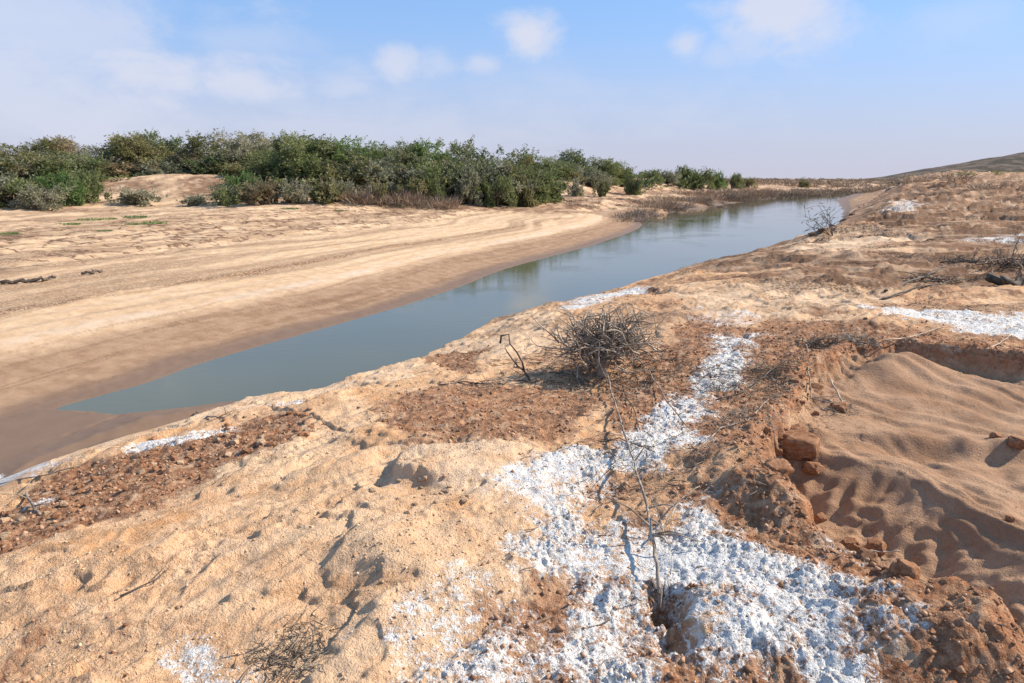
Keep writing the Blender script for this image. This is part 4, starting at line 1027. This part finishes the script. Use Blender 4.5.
stick('fallen_branch', [(883, 641 - 300, .03), (915, 336, .04), (945, 326, .02)], .008, .005, 'pale thin twig on the crust above the pit', seed=21, mat=DEADL)
stick('fallen_branch', [(985, 350, .01), (1000, 343, .03), (1012, 334, .03)], .007, .004, 'pale twig stuck in the bank above the pit at the right', seed=22, mat=DEADL)
stick('fallen_branch', [(830, 380, .09), (838, 394, .05), (846, 410, .0)], .009, .008, 'pale bare stick leaning on the dead shrub in the pit corner', seed=23, mat=DEADL)
stick('fallen_branch', [(806, 345, .03), (809, 372, .02), (811, 398, .02), (830, 403, .02), (846, 401, .02)], .009, .006, 'grey root hanging down the orange scarp into the pit', seed=24, mat=DEAD, cat='root', forks=2)
stick('fallen_branch', [(697, 450, .01), (720, 428, .02), (748, 420, .02), (768, 400, .02)], .006, .004, 'grey twig lying along the shoulder left of the pit', seed=25, forks=5)
stick('fallen_branch', [(716, 400, .01), (742, 392, .03), (770, 372, .04), (796, 352, .03)], .007, .004, 'dark twig leading up to the brush at the pit corner', seed=26, forks=7, mat=DARKW)
stick('fallen_branch', [(868, 551, .03), (885, 552, .03), (900, 551, .02)], .007, .005, 'short pale stick on the clods of the lower pit rim', seed=27, mat=DEADL)
stick('fallen_branch', [(690, 372, .01), (712, 368, .03), (735, 374, .02), (760, 366, .01)], .006, .003, 'thin twig crossing the salt strip above the shoulder', seed=28, forks=5, mat=DEAD)
# small dead shrubs
def shrub(u, v, n, Wd, Hd, mat, label, seed, cat='dead shrub', r0=.006, name='dead_shrub', flat=False, sink=.02, curl=.5):
    x, y = at2(u, v); o = twig_mesh(seed, n, Wd, Hd, r0, 5, curl, flat).build(name, mat); o.location = (x, y, surf(x, y) - sink); tag(o, label, cat); return o
shrub(840, 410, 60, .22, .12, DEAD, 'small grey dead shrub lying in the pit corner', 31, r0=.005)
shrub(825, 345, 150, .50, .14, DARKW, 'dark matted brush on the crust above the pit corner', 32, flat=True, r0=.006)
shrub(862, 340, 90, .40, .12, DEAD, 'grey matted brush right of the dark brush above the pit', 33, flat=True, r0=.006)
shrub(775, 372, 110, .40, .07, DARKW, 'dark flat twigs scattered on the shoulder left of the scarp', 34, flat=True, r0=.004)
shrub(745, 420, 90, .42, .05, DEAD, 'grey flat twigs scattered on the red shoulder', 35, flat=True, r0=.0035)
shrub(292, 655, 150, .21, .08, DARKW, 'dark brittle shrub flattened on the sand at the bottom', 36, flat=True, r0=.0035)
shrub(300, 648, 14, .20, .09, DEADL, 'pale bare stems in the dark shrub at the bottom', 37, flat=True, r0=.005)
shrub(276, 460, 40, .10, .05, DARKW, 'small dark twig cluster on the sand below the red band', 38, r0=.003)
shrub(241, 497, 40, .09, .05, DARKW, 'tiny grey tuft on the sand under the red band', 39, r0=.003)
shrub(222, 532, 20, .08, .03, DARKW, 'tiny sprig half buried in the sand left of the middle', 40, r0=.003)
shrub(108, 594, 18, .06, .03, DARKW, 'very small dark sprig on the lower left sand', 41, r0=.003)
shrub(965, 262, 60, .7, .16, DARKW, 'dark tangle of branches on the brown flats near the right edge', 42, flat=True, r0=.012)
shrub(1005, 268, 90, .7, .35, DARKW, 'dark upright brush behind the log at the right edge', 43, r0=.012)
shrub(935, 282, 60, .7, .09, DARKW, 'flat dark twig mat in the middle of the brown flats', 44, flat=True, r0=.010)
shrub(900, 256, 40, .6, .10, STRAWD, 'small brown twig mat farther back on the flats', 45, flat=True, r0=.012)
shrub(725, 385, 60, .30, .05, DEAD, 'thin grey twigs strewn over the salt strip', 46, flat=True, r0=.003)
shrub(672, 596, 24, .16, .08, DARKW, 'dark roots in the hollow at the end of the long branch', 47, r0=.005)
shrub(470, 354, 26, .18, .06, DARKW, 'dark twig bundle at the bank edge left of the forked stick', 48, flat=True, r0=.005)
# dry reeds standing in the water by the bluff
def reeds():
    x, y = at2(836, 236); d = pixdir(836, 236); root = empty('water_shrub', (x, y + .2, surf(x, y + .2) - .1)); tag(root, 'bare dead shrub leaning over the water at the bluff edge', 'dead shrub')
    r = random.Random(8); k_ = y / FPX
    mb = MB(); tw = MB()
    for (dx, dz_) in [(-19, 33), (-11, 28), (-27, 22), (-4, 19), (-22, 11)]:
        e = Vector((dx * k_, r.uniform(-.2, .4), dz_ * k_)); pts = [Vector((0, 0, 0)), e * .33 + Vector((.03, 0, .05)), e * .66 + Vector((.02, 0, .08)), e]
        mb.tube(pts, [.016, .013, .009, .005], 4)
        for q in range(9):
            s0 = e * r.uniform(.3, 1); f = s0 + Vector((r.uniform(-.5, .4), r.uniform(-.2, .2), r.uniform(-.15, .4)))
            tw.tube([s0, s0.lerp(f, .5) + Vector((0, 0, .03)), f], [.007, .005, .004], 3)
            for w in range(2):
                s1 = s0.lerp(f, r.uniform(.5, 1)); tw.tube([s1, s1 + Vector((r.uniform(-.08, .08), 0, r.uniform(-.08, .08)))], [.010, .007], 4)
    mb.build('stem', DARKW, root); tw.build('twigs', DARKW, root)
reeds()
# green tufts on the cracked crust of the far bank
tp = {}
tl = [(136, 217.5, .55, 'wide green tuft on the cracked crust below the dune'), (150, 224, .6, 'second green tuft on the cracked crust, the widest'), (130, 225, .4, 'small green tuft left of the widest tuft'), (70, 225, .45, 'dull green tuft on the crust toward the left'), (8, 234, .4, 'green tuft at the left edge of the crust'),
      (291, 209, .5, 'green tuft right of the crust under the low shrub row'), (105, 231, .3, 'tiny tuft above the crack field'), (336, 211, .4, 'flat green tuft below the dry grass'), (92, 220, .5, 'thin green strip of tuft above the cracks'), (110, 219, .35, 'little tuft above the cracks next to the strip'), (400, 207, .4, 'small tuft at the foot of the crumbled bank')]
base_t = None
for i, (u, v, s, lab) in enumerate(tl):
    x, y = at2(u, v)
    if base_t is None:
        r = np.random.default_rng(5); n = 260; a_ = r.uniform(0, 6.28, n); q = np.sqrt(r.random(n))
        p = np.stack([np.cos(a_) * q * .9, np.sin(a_) * q * .6, np.zeros(n)], -1); d = r.normal(size=(n, 3)) * .5 + np.array([0, 0, 1.0])
        o = base_t = cards('grass_tuft', p, d, r.uniform(.1, .28, n), np.full(n, .05), LEAF['lush'], None, 5)
    else: o = dup(base_t)
    o.location = (x, y, surf(x, y) - .01); o.scale = (s * 1.3, s * 1.3, s * .9); o.rotation_euler = (0, 0, R.uniform(-.3, .3)); tag(o, lab, 'grass tuft', 'green tufts on the far crust')
# driftwood on the far bank
stick('driftwood', [(2, 283, .02), (25, 281, .04), (45, 279, .06), (55, 277, .03)], .05, .03, 'dark driftwood branch on the far beach at the left', seed=61, mat=DARKW, forks=6)
stick('driftwood', [(82, 274, .03), (92, 272, .05), (102, 271, .03)], .04, .03, 'short driftwood piece right of the long one on the far beach', seed=62, mat=DARKW, forks=2)

# ------------------------------------------------------------------ crumbs of earth and twig litter, too many to count
redv, saltv = red, salt
def sample_spots(n, wfun, seed):
    r = np.random.default_rng(seed); out = []
    w = wfun * (dist < 13) * (gy > 1.5) * (sC > .05) * (np.abs(gx) < gy * .85 + .6)
    # area of each cell grows with the square of the radius
    rc = np.repeat(rr, nt); w = w * rc ** 1.4
    idx_ = r.choice(w.size, n, p=w / w.sum()); return idx_, r
def crumbs(name, n, w, smin, smax, mat, seed, label):
    idx_, r = sample_spots(n, w, seed)
    base = np.array([[1, 0, 0], [0, 1, 0], [-1, 0, 0], [0, -1, 0], [.1, .1, .85], [-.1, 0, -.5]], float)
    fc = np.array([[0, 1, 4], [1, 2, 4], [2, 3, 4], [3, 0, 4], [1, 0, 5], [2, 1, 5], [3, 2, 5], [0, 3, 5]])
    sz = smin * (smax / smin) ** (r.random(n) ** 2.2)
    V = base[None] * (1 + r.normal(size=(n, 6, 3)) * .12) + r.normal(size=(n, 6, 3)) * .22
    a_ = r.uniform(0, 6.28, n); c_, s_ = np.cos(a_)[:, None], np.sin(a_)[:, None]
    X = V[:, :, 0] * c_ - V[:, :, 1] * s_; Y = V[:, :, 0] * s_ + V[:, :, 1] * c_
    V = np.stack([X, Y, V[:, :, 2]], -1) * sz[:, None, None]
    o3 = np.stack([gx[idx_] , gy[idx_], gz2[idx_] + sz * .15], -1)
    V = (V + o3[:, None]).reshape(-1, 3)
    F = (fc[None] + (np.arange(n) * 6)[:, None, None]).reshape(-1, 3)
    m_ = bpy.data.meshes.new(name); m_.vertices.add(len(V)); m_.vertices.foreach_set('co', V.ravel().astype(np.float32))
    m_.loops.add(F.size); m_.loops.foreach_set('vertex_index', F.ravel().astype(np.int32)); m_.polygons.add(len(F)); m_.polygons.foreach_set('loop_start', (np.arange(len(F)) * 3).astype(np.int32)); m_.update(calc_edges=True)
    m_.materials.append(mat); o = bpy.data.objects.new(name, m_); C.objects.link(o); tag(o, label, 'earth crumbs', None, 'stuff')
def mat_crumb(name, a_, b_):
    g = NT(name); q = g.n('ShaderNodeNewGeometry').outputs['Random Per Island']
    g.put(g.p.inputs['Base Color'], g.mix(q, a_, b_)); g.p.inputs['Roughness'].default_value = .95; g.p.inputs['Specular IOR Level'].default_value = .1; return g.m
crumbs('earth_crumbs', 15000, .002 + redv ** 1.5 * (1 - .8 * saltv) * (1 - inpit) + .5 * rimm * (1 - inpit), .003, .020, mat_crumb('crumb_red', (.20, .10, .055), (.52, .32, .20)), 1, 'countless small red-brown crumbs of earth over the reddish soil')
crumbs('sand_crumbs', 9000, land * (.15 + sst(0, .4, fbm(gx * 1.1, gy * 1.1, 4, 150))) * (1 - redv), .0025, .011, mat_crumb('crumb_sand', (.40, .25, .14), (.68, .50, .33)), 2, 'countless pale sand crumbs strewn over the foreground sand')
crumbs('salt_crumbs', 7000, saltv * land, .0025, .009, mat_crumb('crumb_salt', (.55, .50, .46), (.80, .79, .77)), 3, 'countless white salt crumbs over the salt crust')
def litter(name, n, w, seed, label):
    idx_, r = sample_spots(n, w, seed)
    a_ = r.uniform(0, 6.28, n); L_ = r.uniform(.02, .11, n) * (1 + dist[idx_] * .06); t_ = r.uniform(.0008, .0024, n) * (1 + dist[idx_] * .10)
    d = np.stack([np.cos(a_), np.sin(a_), r.normal(size=n) * .12], -1); p = np.stack([gx[idx_], gy[idx_], gz2[idx_] + .006], -1)
    sd = np.stack([-np.sin(a_), np.cos(a_), np.zeros(n)], -1); up = np.array([0, 0, 1.0])
    bend = sd * (r.normal(size=n) * .18 * L_)[:, None]
    rings = []
    for k, f in enumerate((-.5, 0, .5)):
        c = p + d * (L_ * f)[:, None] + bend * (1 if k == 1 else 0); tt = (t_ * (1.2, 1, .5)[k])[:, None]
        rings += [c + sd * tt, c + up * tt * 1.4, c - sd * tt]
    V = np.stack(rings, 1).reshape(-1, 3)
    f = []
    for k in (0, 3):
        for q in range(3): f.append([k + q, k + (q + 1) % 3, k + 3 + (q + 1) % 3, k + 3 + q])
    F = (np.array(f)[None] + (np.arange(n) * 9)[:, None, None]).reshape(-1, 4)
    m_ = bpy.data.meshes.new(name); m_.vertices.add(len(V)); m_.vertices.foreach_set('co', V.ravel().astype(np.float32))
    m_.loops.add(F.size); m_.loops.foreach_set('vertex_index', F.ravel().astype(np.int32)); m_.polygons.add(len(F)); m_.polygons.foreach_set('loop_start', (np.arange(len(F)) * 4).astype(np.int32)); m_.update(calc_edges=True)
    m_.materials.append(mat_crumb('twig_bits', (.06, .045, .035), (.34, .27, .20))); o = bpy.data.objects.new(name, m_); C.objects.link(o); tag(o, label, 'twig litter', None, 'stuff')
bxy = at2(602, 372); wl = .9 * np.exp(-((gx - bxy[0]) ** 2 + (gy - bxy[1]) ** 2) / .8)
pxy = at2(770, 385); wl = wl + 1.0 * np.exp(-((gx - pxy[0]) ** 2 + (gy - pxy[1]) ** 2) / .5)
qxy = at2(292, 652); wl = wl + 3.5 * np.exp(-((gx - qxy[0]) ** 2 + (gy - qxy[1]) ** 2) / .018)
qxy = at2(655, 460); wl = wl + .5 * np.exp(-((gx - qxy[0]) ** 2 + (gy - qxy[1]) ** 2) / .25)
litter('twig_litter', 2600, (wl + .02 * (gx > 0)) * (1 - inpit * .9), 4, 'countless bits of dead twig littering the soil round the dead bush and brush')
